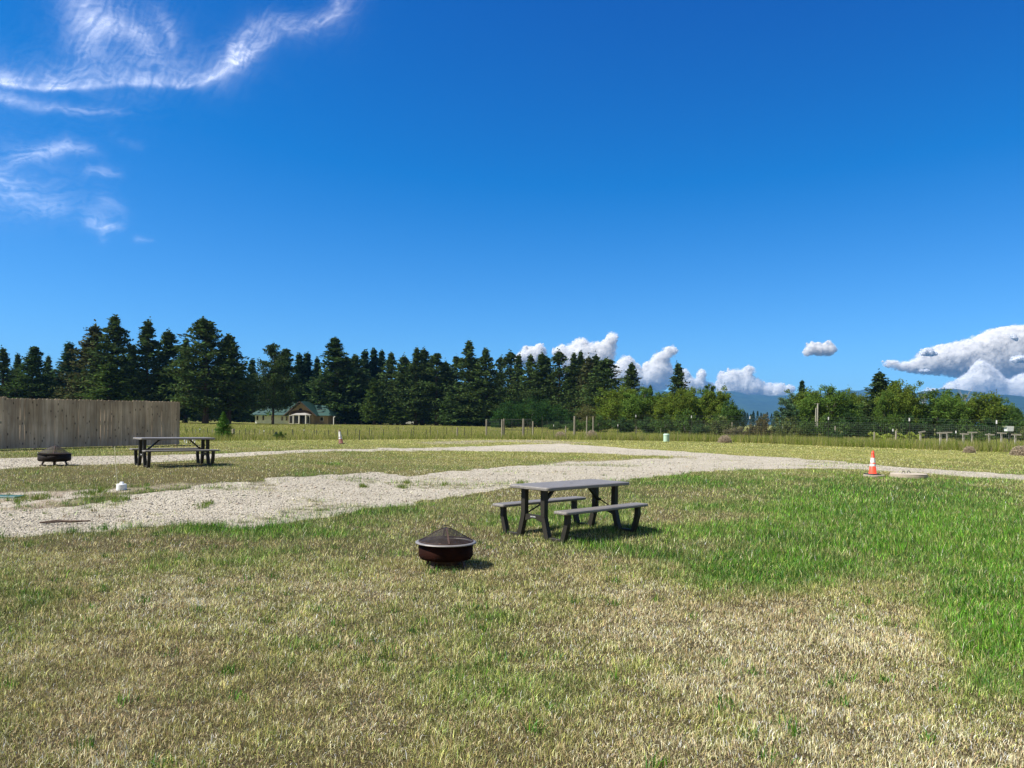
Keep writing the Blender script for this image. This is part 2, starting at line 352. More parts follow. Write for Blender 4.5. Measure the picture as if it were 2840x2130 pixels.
def sample(d0, d1, n, sl=.78):
    """n points between two depths, spread so that density falls with distance"""
    p = 1.0
    u = RNG.random(n); d = (d0**p+(d1**p-d0**p)*u)**(1/p)       # pdf ~ const in d while width ~ d  -> density ~ 1/d
    return RNG.uniform(-1, 1, n)*(sl*d+2.4*(d < 30)), d
def grass():
    Vs, Fs, Ls, Cs = [], [], [], []; off = 0
    def put(V, fn, L, c):
        nonlocal off
        Vs.append(V); Fs.append(fn); Ls.append(L+off); Cs.append(c); off += len(V)
    for d0, d1, n, hh, ww, seg in ((1.9, 5.2, 560000, .036, .0023, 2), (5.2, 9, 480000, .040, .0030, 2), (9, 16, 360000, .043, .0050, 1), (16, 28, 240000, .045, .0080, 1), (28, 48, 190000, .05, .014, 1), (48, 75, 100000, .065, .027, 1)):
        x, y = sample(d0, d1, n)
        g, m = masks(x, y); keep = RNG.random(n) > np.clip(g*1.25+m*.62, 0, 1)*.985; x, y, g, m = x[keep], y[keep], g[keep], m[keep]; N = len(x)
        gr = green(x, y); edge = sst(.02, .3, g)
        gr = gr+edge*.35
        pick = RNG.random(N); lush = sst(.05, 1.0, gr+RNG.normal(0, .22, N))
        dryf = sst(-.02, -.45, gr+RNG.normal(0, .12, N))
        base = np.where((pick < .30+.34*dryf)[:, None], DRY, np.where((pick < .45+.38*dryf)[:, None], DRY2, OLV))
        brn = sst(.50, .68, fbm(x*.45+31, y*.6+7, 4, 65))[:, None]; base = base*(1-.28*brn)+np.array([[.34, .245, .12]])*.28*brn
        dk = fbm(x*.7+5, y*.9, 3, 67); gcol = np.where((RNG.random(N) < .30+.40*sst(.40, .64, dk))[:, None], DGR, GRN); gcol = np.where((RNG.random(N) < .20)[:, None], OLV*1.1, gcol); gcol = np.where((RNG.random(N) < .05)[:, None], DRY*.9, gcol)
        c = base*(1-lush)[:, None]+gcol*lush[:, None]
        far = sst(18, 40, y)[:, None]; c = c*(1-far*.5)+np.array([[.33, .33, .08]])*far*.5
        c = c*np.exp(RNG.normal(-.06, .60, (N, 1)))*(1+RNG.normal(0, .06, (N, 3)))
        clump = fbm(x*7, y*7, 2, 61); c = c*(.78+.66*fbm(x*3+9, y*3, 4, 63))[:, None]*(1-.15*lush[:, None])
        h = hh*(.35+1.3*clump)*RNG.uniform(.6, 1.35, N)*(1+1.0*lush*(1-sst(20, 40, y)))
        wd = ww*RNG.uniform(.6, 1.3, N)*(1+.25*lush); lean = np.abs(RNG.normal(.62, .35, N))*(1-.3*lush)
        put(*blades(x, y, h, wd, np.clip(c, .005, 1), np.clip(lean, 0, 1.35), seg, RNG.uniform(0, 6.28, N)))
    # tufts of longer green grass: scattered through the lawn and thick along the edge of the drive
    tx, ty = sample(3.0, 16, 1100); g, m = masks(tx, ty); s1 = sdist(G1, tx, ty); k = (g < .25) & (RNG.random(1100) < .55); tx, ty = tx[k], ty[k]
    ex, ey = sample(8.5, 14.5, 9000, .72); s1 = sdist(G1, ex, ey); px, _ = topx(ex, ey, 0*ex)
    prob = np.exp(-((s1+.12)/.16)**2)*np.where((px > 520) & (px < 760), .95, np.where(px < 1400, .20, .12)); k = RNG.random(9000) < prob; ex, ey = ex[k], ey[k]
    for TX, TY, nb, hh, sp in ((tx, ty, 26, .085, .035), (ex, ey, 22, .12, .05)):
        x = np.repeat(TX, nb)+RNG.normal(0, sp, len(TX)*nb); y = np.repeat(TY, nb)+RNG.normal(0, sp, len(TX)*nb); N = len(x)
        c = np.where((RNG.random(N) < .5)[:, None], DGR*1.15, np.where((RNG.random(N) < .6)[:, None], GRN*.9, OLV))*RNG.uniform(.7, 1.25, (N, 1))
        put(*blades(x, y, hh*RNG.uniform(.5, 1.25, N), .006*RNG.uniform(.6, 1.2, N), c, np.clip(RNG.normal(.45, .3, N), 0, 1.2), 2))
    # bright pale stalks in the lush corner
    o = mesh_np('grass', np.concatenate(Vs), np.concatenate(Fs), np.concatenate(Ls), leafmat('grass_blade', .16, .02), col=np.concatenate(Cs))
    tag(o, 'mown grass, straw coloured and olive with lush green patches', kind='stuff')
grass()
def tall_grass():
    # unmown band along the fences and the rough field behind
    Vs, Fs, Ls, Cs = [], [], [], []; off = 0
    fr = [(-200, 1228), (560, 1224), (800, 1221), (1180, 1218), (1380, 1218), (1600, 1220), (1850, 1223), (2080, 1228), (2300, 1238), (2520, 1245), (2700, 1252), (2840, 1258), (3100, 1270)]
    line = np.array([(lambda g: (g.x, g.y))(G(a, b)) for a, b in fr]); ang = line[:, 0]/line[:, 1]
    n = 330000; sl = RNG.uniform(-.8, .8, n); d0 = np.interp(sl, ang, line[:, 1])
    u = RNG.random(n); d = d0+(u**1.6)*(190-d0); x = sl*d; y = d
    right = sst(-.05, .2, sl); front = np.exp(-(d-d0)/14.); y = y+(fbm(x*.6, y*.6, 2, 5)-.5)*1.2*front
    patch = fbm(x*.12, y*.05, 3, 81)
    h = (.22+.34*right*front+.10*front)*RNG.uniform(.5, 1.4, n)*(1-.35*sst(80, 190, y))
    h = h*(.6+.8*fbm(x*.5, y*.5, 2, 83))
    c = np.where((RNG.random(n) < .50-.1*right+.5*(patch-.5))[:, None], np.array([[.40, .365, .12]]), np.array([[.19, .25, .035]]))
    c = np.where((RNG.random(n) < .12*front)[:, None], np.array([[.055, .11, .02]]), c)
    c = np.where((RNG.random(n) < .10)[:, None], np.array([[.38, .29, .20]]), c)
    # pinkish seed heads in drifts
    c = c*RNG.uniform(.7, 1.25, (n, 1)); wd = .022*(y/60)*RNG.uniform(.6, 1.3, n)
    V, fn, L, C = blades(x, y, h, wd, c, np.clip(np.abs(RNG.normal(.2, .2, n)), 0, 1), 1)
    o = mesh_np('tall_grass', V, fn, L, leafmat('tall_grass_blade', .35), col=C)
    tag(o, 'tall unmown field grass, yellow green with tan seed heads, along and behind the wire fences', kind='stuff')
tall_grass()

# ------------------------------------------------------------------ gravel stones and weeds on the drives
def gravel():
    ico = bmesh.new(); bmesh.ops.create_icosphere(ico, subdivisions=1, radius=1); iv = np.array([v.co for v in ico.verts]); iF = np.array([[v.index for v in f.verts] for f in ico.faces]); ico.free()
    Vs, Cs, Ls = [], [], []; off = 0
    for d0, d1, n, s0 in ((8.4, 13, 80000, .0062), (13, 24, 70000, .0085), (24, 42, 20000, .014)):
        x, y = sample(d0, d1, n, .75); g, m = masks(x, y); k = RNG.random(n) < sst(.25, .8, g)+.10*m; x, y = x[k], y[k]; N = len(x)
        s = s0*np.exp(RNG.normal(0, .5, N)); s = np.minimum(s, .034)
        q = iv[None]*(1+RNG.normal(0, .16, (N, len(iv), 1))); q = q*s[:, None, None]; q[:, :, 0] *= RNG.uniform(.8, 1.5, (N, 1)); q[:, :, 2] *= RNG.uniform(.3, .55, (N, 1))
        a = RNG.uniform(0, 6.28, N); ca, sa = np.cos(a)[:, None], np.sin(a)[:, None]; X = q[:, :, 0]*ca-q[:, :, 1]*sa; Y = q[:, :, 0]*sa+q[:, :, 1]*ca
        V = np.stack([X+x[:, None], Y+y[:, None], q[:, :, 2]+(gh(x, y)-.008+s*.15)[:, None]], -1).reshape(-1, 3)
        t = RNG.random(N)[:, None]; c = np.where(t < .7, np.array([[.50, .455, .36]]), np.where(t < .88, np.array([[.34, .31, .27]]), np.array([[.44, .35, .27]])))*RNG.uniform(.75, 1.25, (N, 1))
        Vs.append(V); Cs.append(np.repeat(c, len(iv), 0)); Ls.append((iF[None]+(np.arange(N)*len(iv))[:, None, None]).reshape(-1)+off); off += len(V)
    m = mat('stone', (1, 1, 1), .9, var=.1, scale=40, attr='col', spec=.2)
    L = np.concatenate(Ls); o = mesh_np('gravel', np.concatenate(Vs), np.full(len(L)//3, 3), L, m, col=np.concatenate(Cs))
    tag(o, 'pale grey crushed gravel stones strewn over the drives', kind='stuff')
gravel()
def weeds():
    n = 2600; x, y = sample(9, 26, n, .74); g, m = masks(x, y); s1 = sdist(G1, x, y)
    pn = fbm(x*.9, y*.9, 3, 33); px, py = topx(x, y, 0*x)
    prob = np.where(s1 > 0, .10*sst(.5, .66, pn)+.015, 0)+m*.5+((px < 420) & (s1 > 0) & (py < 1440))*.25
    k = RNG.random(n) < prob; x, y, m, px, py = x[k], y[k], m[k], px[k], py[k]
    ex = []
    for a, b, r, q in ((85, 1386, 1., 30), (330, 1388, .4, 8), (340, 1386, .3, 8), (1005, 1350, .35, 10), (1110, 1352, .5, 12), (1130, 1340, .6, 12), (565, 1402, .5, 12), (270, 1362, .6, 18), (240, 1372, .5, 10), (1450, 1340, .4, 8), (1230, 1345, .5, 8)):
        p = G(a, b)
        for _ in range(q): ex.append((p.x+random.gauss(0, .16)*r, p.y+random.gauss(0, .3)*r))
    ex = np.array(ex); nb = 16
    X = np.concatenate([x, ex[:, 0]]); Y = np.concatenate([y, ex[:, 1]]); big = np.concatenate([np.zeros(len(x)), np.ones(len(ex))]); brown = np.concatenate([(RNG.random(len(x)) < .55)*1., np.zeros(len(ex))])
    X2 = np.repeat(X, nb)+RNG.normal(0, .035, len(X)*nb); Y2 = np.repeat(Y, nb)+RNG.normal(0, .035, len(X)*nb); N = len(X2); b2 = np.repeat(big, nb); br = np.repeat(brown, nb)
    c = np.where((br > 0)[:, None], np.array([[.22, .15, .08]]), np.where((RNG.random(N) < .5)[:, None], np.array([[.12, .20, .035]]), np.array([[.20, .24, .06]])))*RNG.uniform(.7, 1.3, (N, 1))
    V, fn, L, C = blades(X2, Y2, (.055+.05*b2)*RNG.uniform(.4, 1.3, N), .007*RNG.uniform(.7, 1.5, N), c, np.clip(np.abs(RNG.normal(.6, .4, N)), 0, 1.4), 2)
    tag(mesh_np('weeds', V, fn, L, leafmat('weed_leaf', .3), col=C), 'small green and dried brown weeds sprouting through the gravel', kind='stuff')
weeds()

# ------------------------------------------------------------------ picnic tables
PLASTIC = mat('dark_bronze_plastic', (.030, .027, .020), .55, var=.12, scale=5, bump=.15, bscale=120, spec=.25)
TOPM = mat('grey_brown_woodgrain_plastic', (.20, .185, .165), .45, var=.22, scale=3, stretch=(1, 14, 14), bump=.35, bscale=20, spec=.4)
METAL = mat('dark_steel', (.03, .03, .03), .45, metal=.6, var=.1)
WHITE = mat('white_plastic', (.78, .80, .80), .5, var=.05, scale=6, bump=.1)
def rrect(x0, x1, y0, y1, r, n=5):
    out = []
    for cx, cy, a0 in ((x1-r, y0+r, -90), (x1-r, y1-r, 0), (x0+r, y1-r, 90), (x0+r, y0+r, 180)):
        for k in range(n+1):
            a = math.radians(a0+90*k/n); out.append((cx+r*math.cos(a), cy+r*math.sin(a)))
    return out
def slab(L, W, z1, th, r, grooves):
    """moulded top: rounded rim, a shallow groove line inside the edge, planks between grooves"""
    m = MB(); n = 24; rings = []
    for ins, z in ((.012, z1-th), (.0, z1-th+.008), (.0, z1-.014), (.004, z1-.005), (.014, z1), (.030, z1), (.032, z1-.004), (.036, z1-.004), (.038, z1)):
        rings.append([(x, y, z) for x, y in rrect(-L/2+ins, L/2-ins, -W/2+ins, W/2-ins, max(r-ins, .004))])
    vs = [p for R_ in rings for p in R_]; fs = []
    for i in range(len(rings)-1):
        for k in range(n): fs.append((i*n+k, i*n+(k+1) % n, (i+1)*n+(k+1) % n, (i+1)*n+k))
    fs.append(tuple(range(n))[::-1]); m.add(vs, fs)
    Wi, Li = W-.08, L-.08; pw = Wi/grooves
    m.add([(x, y, z1-.003) for x, y in rrect(-L/2+.036, L/2-.036, -W/2+.036, W/2-.036, .01)], [tuple(range(24))])
    for k in range(grooves): m.box((0, -Wi/2+pw*(k+.5), z1-.0045), (Li, pw-.010, .011), bev=.002)
    return m
def picnic_table(loc, rz, label):
    t = empty('picnic_table', loc, rz, label, 'picnic table', 'dark plastic picnic tables with attached benches')
    top = slab(1.83, .76, .735, .046, .05, 6).build('tabletop', TOPM, t)
    m = MB(); m.lathe([(.0, .737), (.018, .7375), (.024, .7365), (.028, .733)], 16, (0, 0, 0)); m.build('umbrella_hole_cap', METAL, top)
    for s in (-1, 1):
        slab(1.83, .25, .44, .04, .04, 2).build('bench', TOPM, t).location = (0, s*.595, 0)
    for e in (-1, 1):
        x = e*.775
        for s in (-1, 1):
            # table leg: upright, then splayed out to its foot
            def poly_leg(name, pts, w_):
                m = MB()
                for (y0, z0, a), (y1, z1, b) in zip(pts[:-1], pts[1:]):
                    vs = []
                    for yy, zz, q in ((y0, z0, a), (y1, z1, b)):
                        for ex, ey in ((-1, -1), (1, -1), (1, 1), (-1, 1)): vs.append((x+ex*w_/2, yy+ey*q/2, zz))
                    m.add(vs, [(3, 2, 1, 0), (4, 5, 6, 7), (0, 1, 5, 4), (1, 2, 6, 5), (2, 3, 7, 6), (3, 0, 4, 7)])
                m.box((x, pts[1][0], pts[1][1]), (w_+.004, pts[1][2]+.004, .006))
                return m.build(name, PLASTIC, t)
            poly_leg('table_leg', [(s*.185, .69, .072), (s*.187, .325, .074), (s*.275, .0, .078)], .075)
            poly_leg('bench_leg', [(s*.615, .40, .062), (s*.612, .27, .066), (s*.535, .0, .072)], .07)
            m = MB(); m.box((x, s*.405, .026), (.05, .20, .052), bev=.006); m.build('foot_rail', PLASTIC, t)
        m = MB(); poly = []
        for k in range(9): yy = -.15+.3*k/8; poly.append((yy, .245-.045*math.cos(math.pi*k/8-math.pi/2)*-1*.9))
        m.prism(poly+[(.15, .335), (-.15, .335)], x-.025, x+.025, 'x'); cb = m.build('crossbar', PLASTIC, t)
        if e == -1:
            cu = bpy.data.curves.new('maker_name', 'FONT'); cu.body = 'LIFETIME'; cu.size = .026; cu.extrude = .001; cu.align_x = 'CENTER'
            tmp = bpy.data.objects.new('tmp', cu); me = bpy.data.meshes.new_from_object(tmp); bpy.data.objects.remove(tmp); me.materials.append(WHITE)
            o = bpy.data.objects.new('maker_name', me); COL.objects.link(o); o.parent = cb; o.rotation_euler = (math.pi/2, 0, -math.pi/2); o.location = (x-.0275, 0, .300)
        m = MB(); m.beam((e*.36, 0, .69), (e*.60, 0, .475), .05, .035); m.tube([(e*.62, -.035, .47), (e*.62, .035, .47)], .022, 10)
        m.tube([(e*.61, -.02, .475), (e*.77, -.165, .335)], .010, 8); m.tube([(e*.61, .02, .475), (e*.77, .165, .335)], .010, 8)
        m.box((e*.38, 0, .683), (.10, .07, .012)); m.build('folding_brace', METAL, t)
    return t
g0 = float(gh(.878, 11.181)); picnic_table((.878, 11.181, g0-.01), .777, 'dark brown picnic table in the middle of the lawn beside the fire pit')
picnic_table((-8.716, 19.902, float(gh(-8.716, 19.902))-.01), .70, 'dark picnic table seen against the wooden fence, behind the gravel drive')

# ------------------------------------------------------------------ fire pits
SOOT = mat('sooty_steel', (.028, .020, .017), .7, col2=(.012, .010, .009), scale=9, spec=.15)
RUST = mat('rusted_enamel', (.028, .009, .006), .75, spec=.06, col2=(.008, .004, .003), scale=7, bump=.3, bscale=50)
RUSTD = mat('dark_rusted_steel', (.07, .038, .026), .65, col2=(.03, .018, .014), scale=12, bump=.3)
RIM = mat('brushed_steel_rim', (.23, .215, .20), .5, metal=.3, var=.15, scale=14)
ASH = mat('ash', (.06, .055, .05), .95, var=.4, scale=20, bump=.6)
LOG = mat('split_log', (.30, .17, .08), .85, col2=(.10, .05, .03), scale=9, stretch=(1, 6, 6))
SCREEN = bpy.data.materials.new('wire_screen'); SCREEN.use_nodes = True
def _scr():
    n = SCREEN.node_tree; b = n.nodes['Principled BSDF']; b.inputs['Base Color'].default_value = (.03, .02, .016, 1); b.inputs['Roughness'].default_value = .7
    tc = n.nodes.new('ShaderNodeTexCoord'); no = n.nodes.new('ShaderNodeTexNoise'); no.inputs['Scale'].default_value = 14; lnk(n, tc.outputs['Object'], no.inputs['Vector'])
    mr = n.nodes.new('ShaderNodeMapRange'); mr.inputs[1].default_value = .3; mr.inputs[2].default_value = .7; mr.inputs[3].default_value = .42; mr.inputs[4].default_value = .66; lnk(n, no.outputs[0], mr.inputs[0]); lnk(n, mr.outputs[0], b.inputs['Alpha'])
_scr()
def fire_pit(loc, rz, label, R=.255, rim=.325, z0=.12, z1=.335, zt=.545, tilt=0, legs=4):
    t = empty('fire_pit', loc, rz, label, 'fire pit', 'round steel fire pits with screen lids')
    m = MB(); m.lathe([(0, z0), (R*.72, z0+.004), (R*.94, z0+.018), (R, z0+.05), (R, z1-.01), (R-.006, z1-.01), (R-.006, z0+.075), (R*.9, z0+.03), (R*.7, z0+.012), (0, z0+.01)], 48); m.build('bowl', RUST if rim > R+.03 else SOOT, t, True)
    if rim > R+.03:
        m = MB(); m.lathe([(R-.008, z1-.014), (R-.004, z1+.002), (R+.01, z1+.006), (rim-.012, z1), (rim, z1-.006), (rim-.002, z1-.014), (rim-.014, z1-.009), (R+.004, z1-.004), (R-.008, z1-.014)], 56); m.build('rim', RIM, t, True)
    else:
        m = MB(); m.lathe([(R-.004, z1-.012), (R-.004, z1+.003), (rim, z1+.003), (rim+.002, z1-.008), (R-.004, z1-.012)], 48); m.build('rim', SOOT, t, True)
    m = MB(); m.lathe([(0, z0+.05), (R*.8, z0+.04), (R-.01, z0+.035)], 24); m.build('ash_bed', ASH, t)
    for k in range(legs):
        a = 2*math.pi*(k+.5)/legs; c, s = math.cos(a), math.sin(a); m = MB()
        m.beam((c*R*.72, s*R*.72, z0+.03), (c*R*.86, s*R*.86, .0), .045, .014, (-s, c, 0)); m.beam((c*R*.84, s*R*.84, .006), (c*R*1.0, s*R*1.0, .006), .045, .010, (-s, c, 0)); m.build('leg', RUSTD, t)
    if legs == 4:
        m = MB(); m.lathe([(R*.55, z0-.045), (R*.6, z0+.008)], 32); m.build('ash_pan', RUSTD, t)
    m = MB(); m.tube([(-.16, -.05, z0+.13), (.13, .03, z0+.14)], [.028, .022], 7); m.tube([(.02, -.14, z0+.11), (-.05, .15, z0+.13)], [.024, .026], 7); m.build('firewood', LOG, t)
    # conical spark screen
    r0 = R*1.0-.004 if rim > R+.03 else R*.97
    lid = MB(); pr = []
    for k in range(13):
        u = k/12; pr.append((r0*(1-u)+.03*u, z1+.012+(zt-z1-.012)*(.62*u+.38*math.sin(u*math.pi*.5)-.10*math.sin(u*math.pi)*(1-u))))
    Rt = Matrix.Rotation(tilt, 3, 'Y'); cz = Vector((0, 0, z1))
    def T(p): return cz+Rt @ (Vector(p)-cz)
    vs = []; n = 48
    for r, z in pr:
        for k in range(n): vs.append(T((r*math.cos(2*math.pi*k/n), r*math.sin(2*math.pi*k/n), z)))
    lid.add(vs, [(i*n+k, i*n+(k+1) % n, (i+1)*n+(k+1) % n, (i+1)*n+k) for i in range(12) for k in range(n)]); L = lid.build('screen_lid', SCREEN, t, True)
    for k in range(4):
        m = MB(); a = math.pi/2*k-1.62; pts = [T((r*1.01*math.cos(a), r*1.01*math.sin(a), z+.003)) for r, z in pr]
        for p, q in zip(pts[:-1], pts[1:]): m.beam(p, q, .020, .004, (-math.sin(a), math.cos(a), 0))
        m.build('rib', RUSTD, L)
    m = MB(); m.tube([T((r0*math.cos(2*math.pi*k/40), r0*math.sin(2*math.pi*k/40), z1+.010)) for k in range(41)], .006, 6); m.build('lid_ring', RUSTD, L)
    m = MB(); m.tube([T((.055*math.cos(math.pi*k/10), 0, zt-.012+.042*math.sin(math.pi*k/10))) for k in range(11)], .0035, 6); m.lathe([(0, 0), (.03, 0), (.03, .004), (0, .006)], 12, T((0, 0, zt-.003))); m.build('lid_handle', METAL, L)
    return t
p = G(1236, 1571); fire_pit((p.x, p.y, p.z-.005), .25, 'low round fire pit with pale steel rim and rusty bowl, near on the lawn', R=.300, rim=.338, z0=.085, z1=.283, zt=.43)
p = G(151, 1290); fire_pit((p.x, p.y, p.z-.01), .5, 'shallow black fire pit without a wide rim, far left in front of the wooden fence', R=.37, rim=.382, z0=.10, z1=.30, zt=.50, tilt=.05, legs=6)

# ------------------------------------------------------------------ wooden fence on the left
CEDAR = mat('weathered_cedar', (.66, .64, .60), .88, col2=(.44, .39, .34), scale=2.2, stretch=(9, 9, .7), bump=.5, bscale=6, attr='col', spec=.15)
def _knots():
    n = CEDAR.node_tree; b = n.nodes['Principled BSDF']; src = b.inputs['Base Color'].links[0].from_socket
    tc = n.nodes.new('ShaderNodeTexCoord'); mp = n.nodes.new('ShaderNodeMapping'); mp.inputs['Scale'].default_value = (6.4, 6.4, 3.2); lnk(n, tc.outputs['Object'], mp.inputs[0])
    v = n.nodes.new('ShaderNodeTexVoronoi'); v.inputs['Scale'].default_value = 1.; lnk(n, mp.outputs[0], v.inputs['Vector'])
    mr = n.nodes.new('ShaderNodeMapRange'); mr.inputs[1].default_value = .10; mr.inputs[2].default_value = .19; mr.inputs[3].default_value = .28; mr.inputs[4].default_value = 1.; lnk(n, v.outputs['Distance'], mr.inputs[0])
    no = n.nodes.new('ShaderNodeTexNoise'); no.inputs['Scale'].default_value = .9; no.inputs['Detail'].default_value = 5; lnk(n, tc.outputs['Object'], no.inputs['Vector'])
    m2 = n.nodes.new('ShaderNodeMapRange'); m2.inputs[1].default_value = .3; m2.inputs[2].default_value = .7; m2.inputs[3].default_value = .62; m2.inputs[4].default_value = 1.2; lnk(n, no.outputs[0], m2.inputs[0])
    mu = n.nodes.new('ShaderNodeMath'); mu.operation = 'MULTIPLY'; lnk(n, mr.outputs[0], mu.inputs[0]); lnk(n, m2.outputs[0], mu.inputs[1])
    mx = n.nodes.new('ShaderNodeMix'); mx.data_type = 'RGBA'; mx.blend_type = 'MULTIPLY'; mx.inputs[0].default_value = 1; lnk(n, src, mx.inputs[6]); lnk(n, mu.outputs[0], mx.inputs[7]); lnk(n, mx.outputs[2], b.inputs['Base Color'])
_knots()
def wood_fence():
    a0 = G(0, 1248); b = G(497, 1234.5); a = a0-(b-a0)*.26; a.z = float(gh(a.x, a.y)); T0 = ztt(0, 1103, a0); T1 = ztt(497, 1114, b); L0 = (a0-a).xy.length; d = (b-a); d.z = 0; L = d.length; d.normalize(); nrm = Vector((d.y, -d.x, 0)); ang = math.atan2(d.y, d.x)
    t = empty('wood_fence', a, 0, 'weathered grey brown wooden privacy fence with dog-eared boards', 'fence')
    R = Matrix.Rotation(ang, 3, 'Z'); m = MB(); s = 0; k = 0
    while s < L:
        w_ = .149+random.uniform(-.005, .004); c = a+d*(s+w_/2); z = float(gh(c.x, c.y))-a.z+.03; h = T0+(T1-T0)*(s-L0)/max(L-L0, 1)-float(gh(c.x, c.y))-.03+random.uniform(-.012, .012)+(.04 if s < L0+.1 else 0)
        tone = random.uniform(.72, 1.12); warm = random.uniform(0, .12)+(.25 if s < L*.18 else 0)
        m.color((1.02*tone*(1+warm*.2), .84*tone, .64*tone*(1-warm*.4)))
        q = random.uniform(-.004, .004); zz = z-.06 if s < L*.2 else z; e = .03; bw = [random.uniform(-.001, .001) for _ in range(2)]+[-random.uniform(0, .004), random.uniform(0, .004)]
        prof = [(-w_/2+bw[0], 0), (w_/2+bw[1], 0), (w_/2+bw[2], h*.5), (w_/2, h-e), (w_/2-e, h), (-w_/2+e, h), (-w_/2, h-e), (-w_/2+bw[3], h*.5)]
        vs = []
        for yy in (-.009+q, .009+q):
            for px_, pz in prof: vs.append((c-a)+R @ Vector((px_, yy, 0))+Vector((0, 0, z+pz-(c.z-a.z))))
        n = 8; fs = [tuple(range(n)), tuple(range(2*n-1, n-1, -1))]+[(i, i+n, (i+1) % n+n, (i+1) % n) for i in range(n)]
        vs = [Vector((v.x, v.y, v.z)) for v in vs]; m.add(vs, fs); s += w_+random.choice((.001, .002, .003, .007)); k += 1
    m.build('board_panel', CEDAR, t)
    for hz in (.32, 1.0, 1.6):
        m = MB(); m.color((.7, .6, .5)); p = -nrm*.045; gz = float(gh(b.x, b.y))-a.z
        m.beam(p+Vector((0, 0, hz)), p+d*L+Vector((0, 0, hz+gz)), .038, .089, nrm); m.build('rail', CEDAR, t)
    for k in range(4):
        m = MB(); m.color((.6, .5, .42)); q = d*(L*k/3-(.05 if k == 3 else -.05))-nrm*.115; gz = float(gh(a.x+q.x, a.y+q.y))-a.z
        m.box(q+Vector((0, 0, gz+.85)), (.09, .09, 1.75), R); m.build('post', CEDAR, t)
wood_fence()

# ------------------------------------------------------------------ traffic cones
ORG = mat('orange_plastic', (.82, .075, .03), .45, var=.06, scale=6, spec=.5); BRN = mat('dark_brown_plastic', (.14, .05, .035), .7, var=.25, scale=9)  # BRN: plain dark brown, mottled by noise
BLK = mat('black_rubber', (.02, .02, .025), .8, var=.3, scale=20); REFL = mat('reflective_white', (.82, .80, .78), .45, var=.05, scale=14)
def cone(loc, label, m1, lean=(0, 0), topm=None, flat=True):
    t = empty('traffic_cone', loc, .3, label, 'traffic cone', 'traffic cones'); t.rotation_euler = (lean[0], lean[1], .3)
    H = .71; rad = lambda z: .115+(.030-.115)*(z/H)
    def seg(z0, z1, e=0, n=28): return [(rad(z0)+e, z0), (rad(z1)+e, z1)]
    m = MB(); m.lathe([(.125, .03), (rad(.05), .05)]+seg(.05, H-.02)+[(.028, H-.008), (.02, H), (.012, H), (.012, H-.05)], 28); m.lathe([(rad(H-.085)+.006, H-.085), (rad(H-.055)+.006, H-.05), (rad(H-.05), H-.045)], 28); b = m.build('body', m1, t, True)
    m = MB(); m.lathe(seg(.36, .50, .002), 28); m.build('white_band', REFL, b, True)
    m = MB(); m.lathe(seg(.255, .325, .002), 28); m.build('white_band', REFL, b, True)
    if topm:
        m = MB(); m.lathe(seg(.50, .67, .0025), 28); m.build('white_band', REFL, b, True)
    m = MB(); pts = rrect(-.18, .18, -.18, .18, .04); vs = [(x*s, y*s, z) for s, z in ((1, 0), (1, .022), (.93, .034)) for x, y in pts]; n = len(pts)
    m.add(vs, [(i*n+k, i*n+(k+1) % n, (i+1)*n+(k+1) % n, (i+1)*n+k) for i in range(2) for k in range(n)]+[tuple(range(n))[::-1], tuple(2*n+k for k in range(n))]); m.build('base', BLK, t)
    return t
CONC = mat('pale_concrete', (.40, .345, .27), .9, var=.14, scale=6, bump=.4)
def lid(px, py, r, th, label, handles=0, lift=.0):
    p = G(px, py); t = empty('concrete_lid', p, .4, label, 'concrete lid', 'round concrete tank lids in the grass')
    m = MB(); m.lathe([(0, -.02), (r*1.05, -.02), (r*1.04, th*.45), (r*.98, th*.5)], 40); m.build('collar', mat('stained_concrete', (.34, .29, .22), .9, var=.2, scale=9), t)
    m = MB(); m.lathe([(r*.94, th*.5), (r, th*.52), (r, th*.92), (r*.97, th), (0, th)], 40); m.build('cover', CONC, t)
    for k in range(handles):
        m = MB(); cx = -r*.38+k*r*.68; m.tube([(cx+.065*math.cos(math.pi*j/8), .02+.1*k, th+.075*math.sin(math.pi*j/8)-.01) for j in range(9)], .009, 6); m.build('handle', METAL, t)
    return p
p = lid(2424, 1322, .29, .06, 'small round concrete lid under the orange traffic cone')
cone((p.x-.04, p.y, p.z+.06), 'bright orange traffic cone with two white bands on a concrete lid', ORG)
lid(2520, 1324, .50, .12, 'large round concrete lid with two wire handles, right of the orange cone', 2)
p = G(946, 1231); cone((p.x, p.y, p.z-.01), 'dark brown traffic cone leaning left near the far gravel strip', BRN, (-.05, -.13), topm=1)

# ------------------------------------------------------------------ small things on the ground
p = G(337, 1358); t = empty('drain_cap', p, 0, 'white plastic drain cap standing on the weedy gravel edge', 'drain cap')
m = MB(); m.lathe([(.095, -.03), (.092, .10), (.085, .112), (.045, .118), (.045, .118), (0, .118)], 24); m.build('pipe_cap', WHITE, t)
m = MB(); m.box((0, 0, .134), (.055, .055, .04), bev=.005); m.build('plug', WHITE, t)
p = G(327, 1343); q = at(318, 1238, p.y+.05)
m = MB(); m.tube([(0, 0, -.05), ((q.x-p.x)*.5-.01, .02, (q.z-p.z)*.5), (q.x-p.x, .05, q.z-p.z)], [.010, .009, .008], 6)
tag(m.build('marker_rod', mat('pale_yellow_fibreglass', (.62, .58, .36), .5), None, loc=p), 'thin pale yellow marker rod leaning beside the white drain cap', 'marker rod')
p = G(20, 1383); t = empty('utility_box', p, .0, 'flat green utility box lid sunk in weeds at the left edge', 'utility box')
GRNP = mat('green_plastic', (.03, .10, .075), .5, var=.15, scale=8)
m = MB(); m.box((-.3, .2, -.03), (.95, .42, .07), bev=.01); m.build('body', GRNP, t)
m = MB(); m.box((-.3, .2, .02), (.86, .36, .025), bev=.008); m.build('lid', GRNP, t)
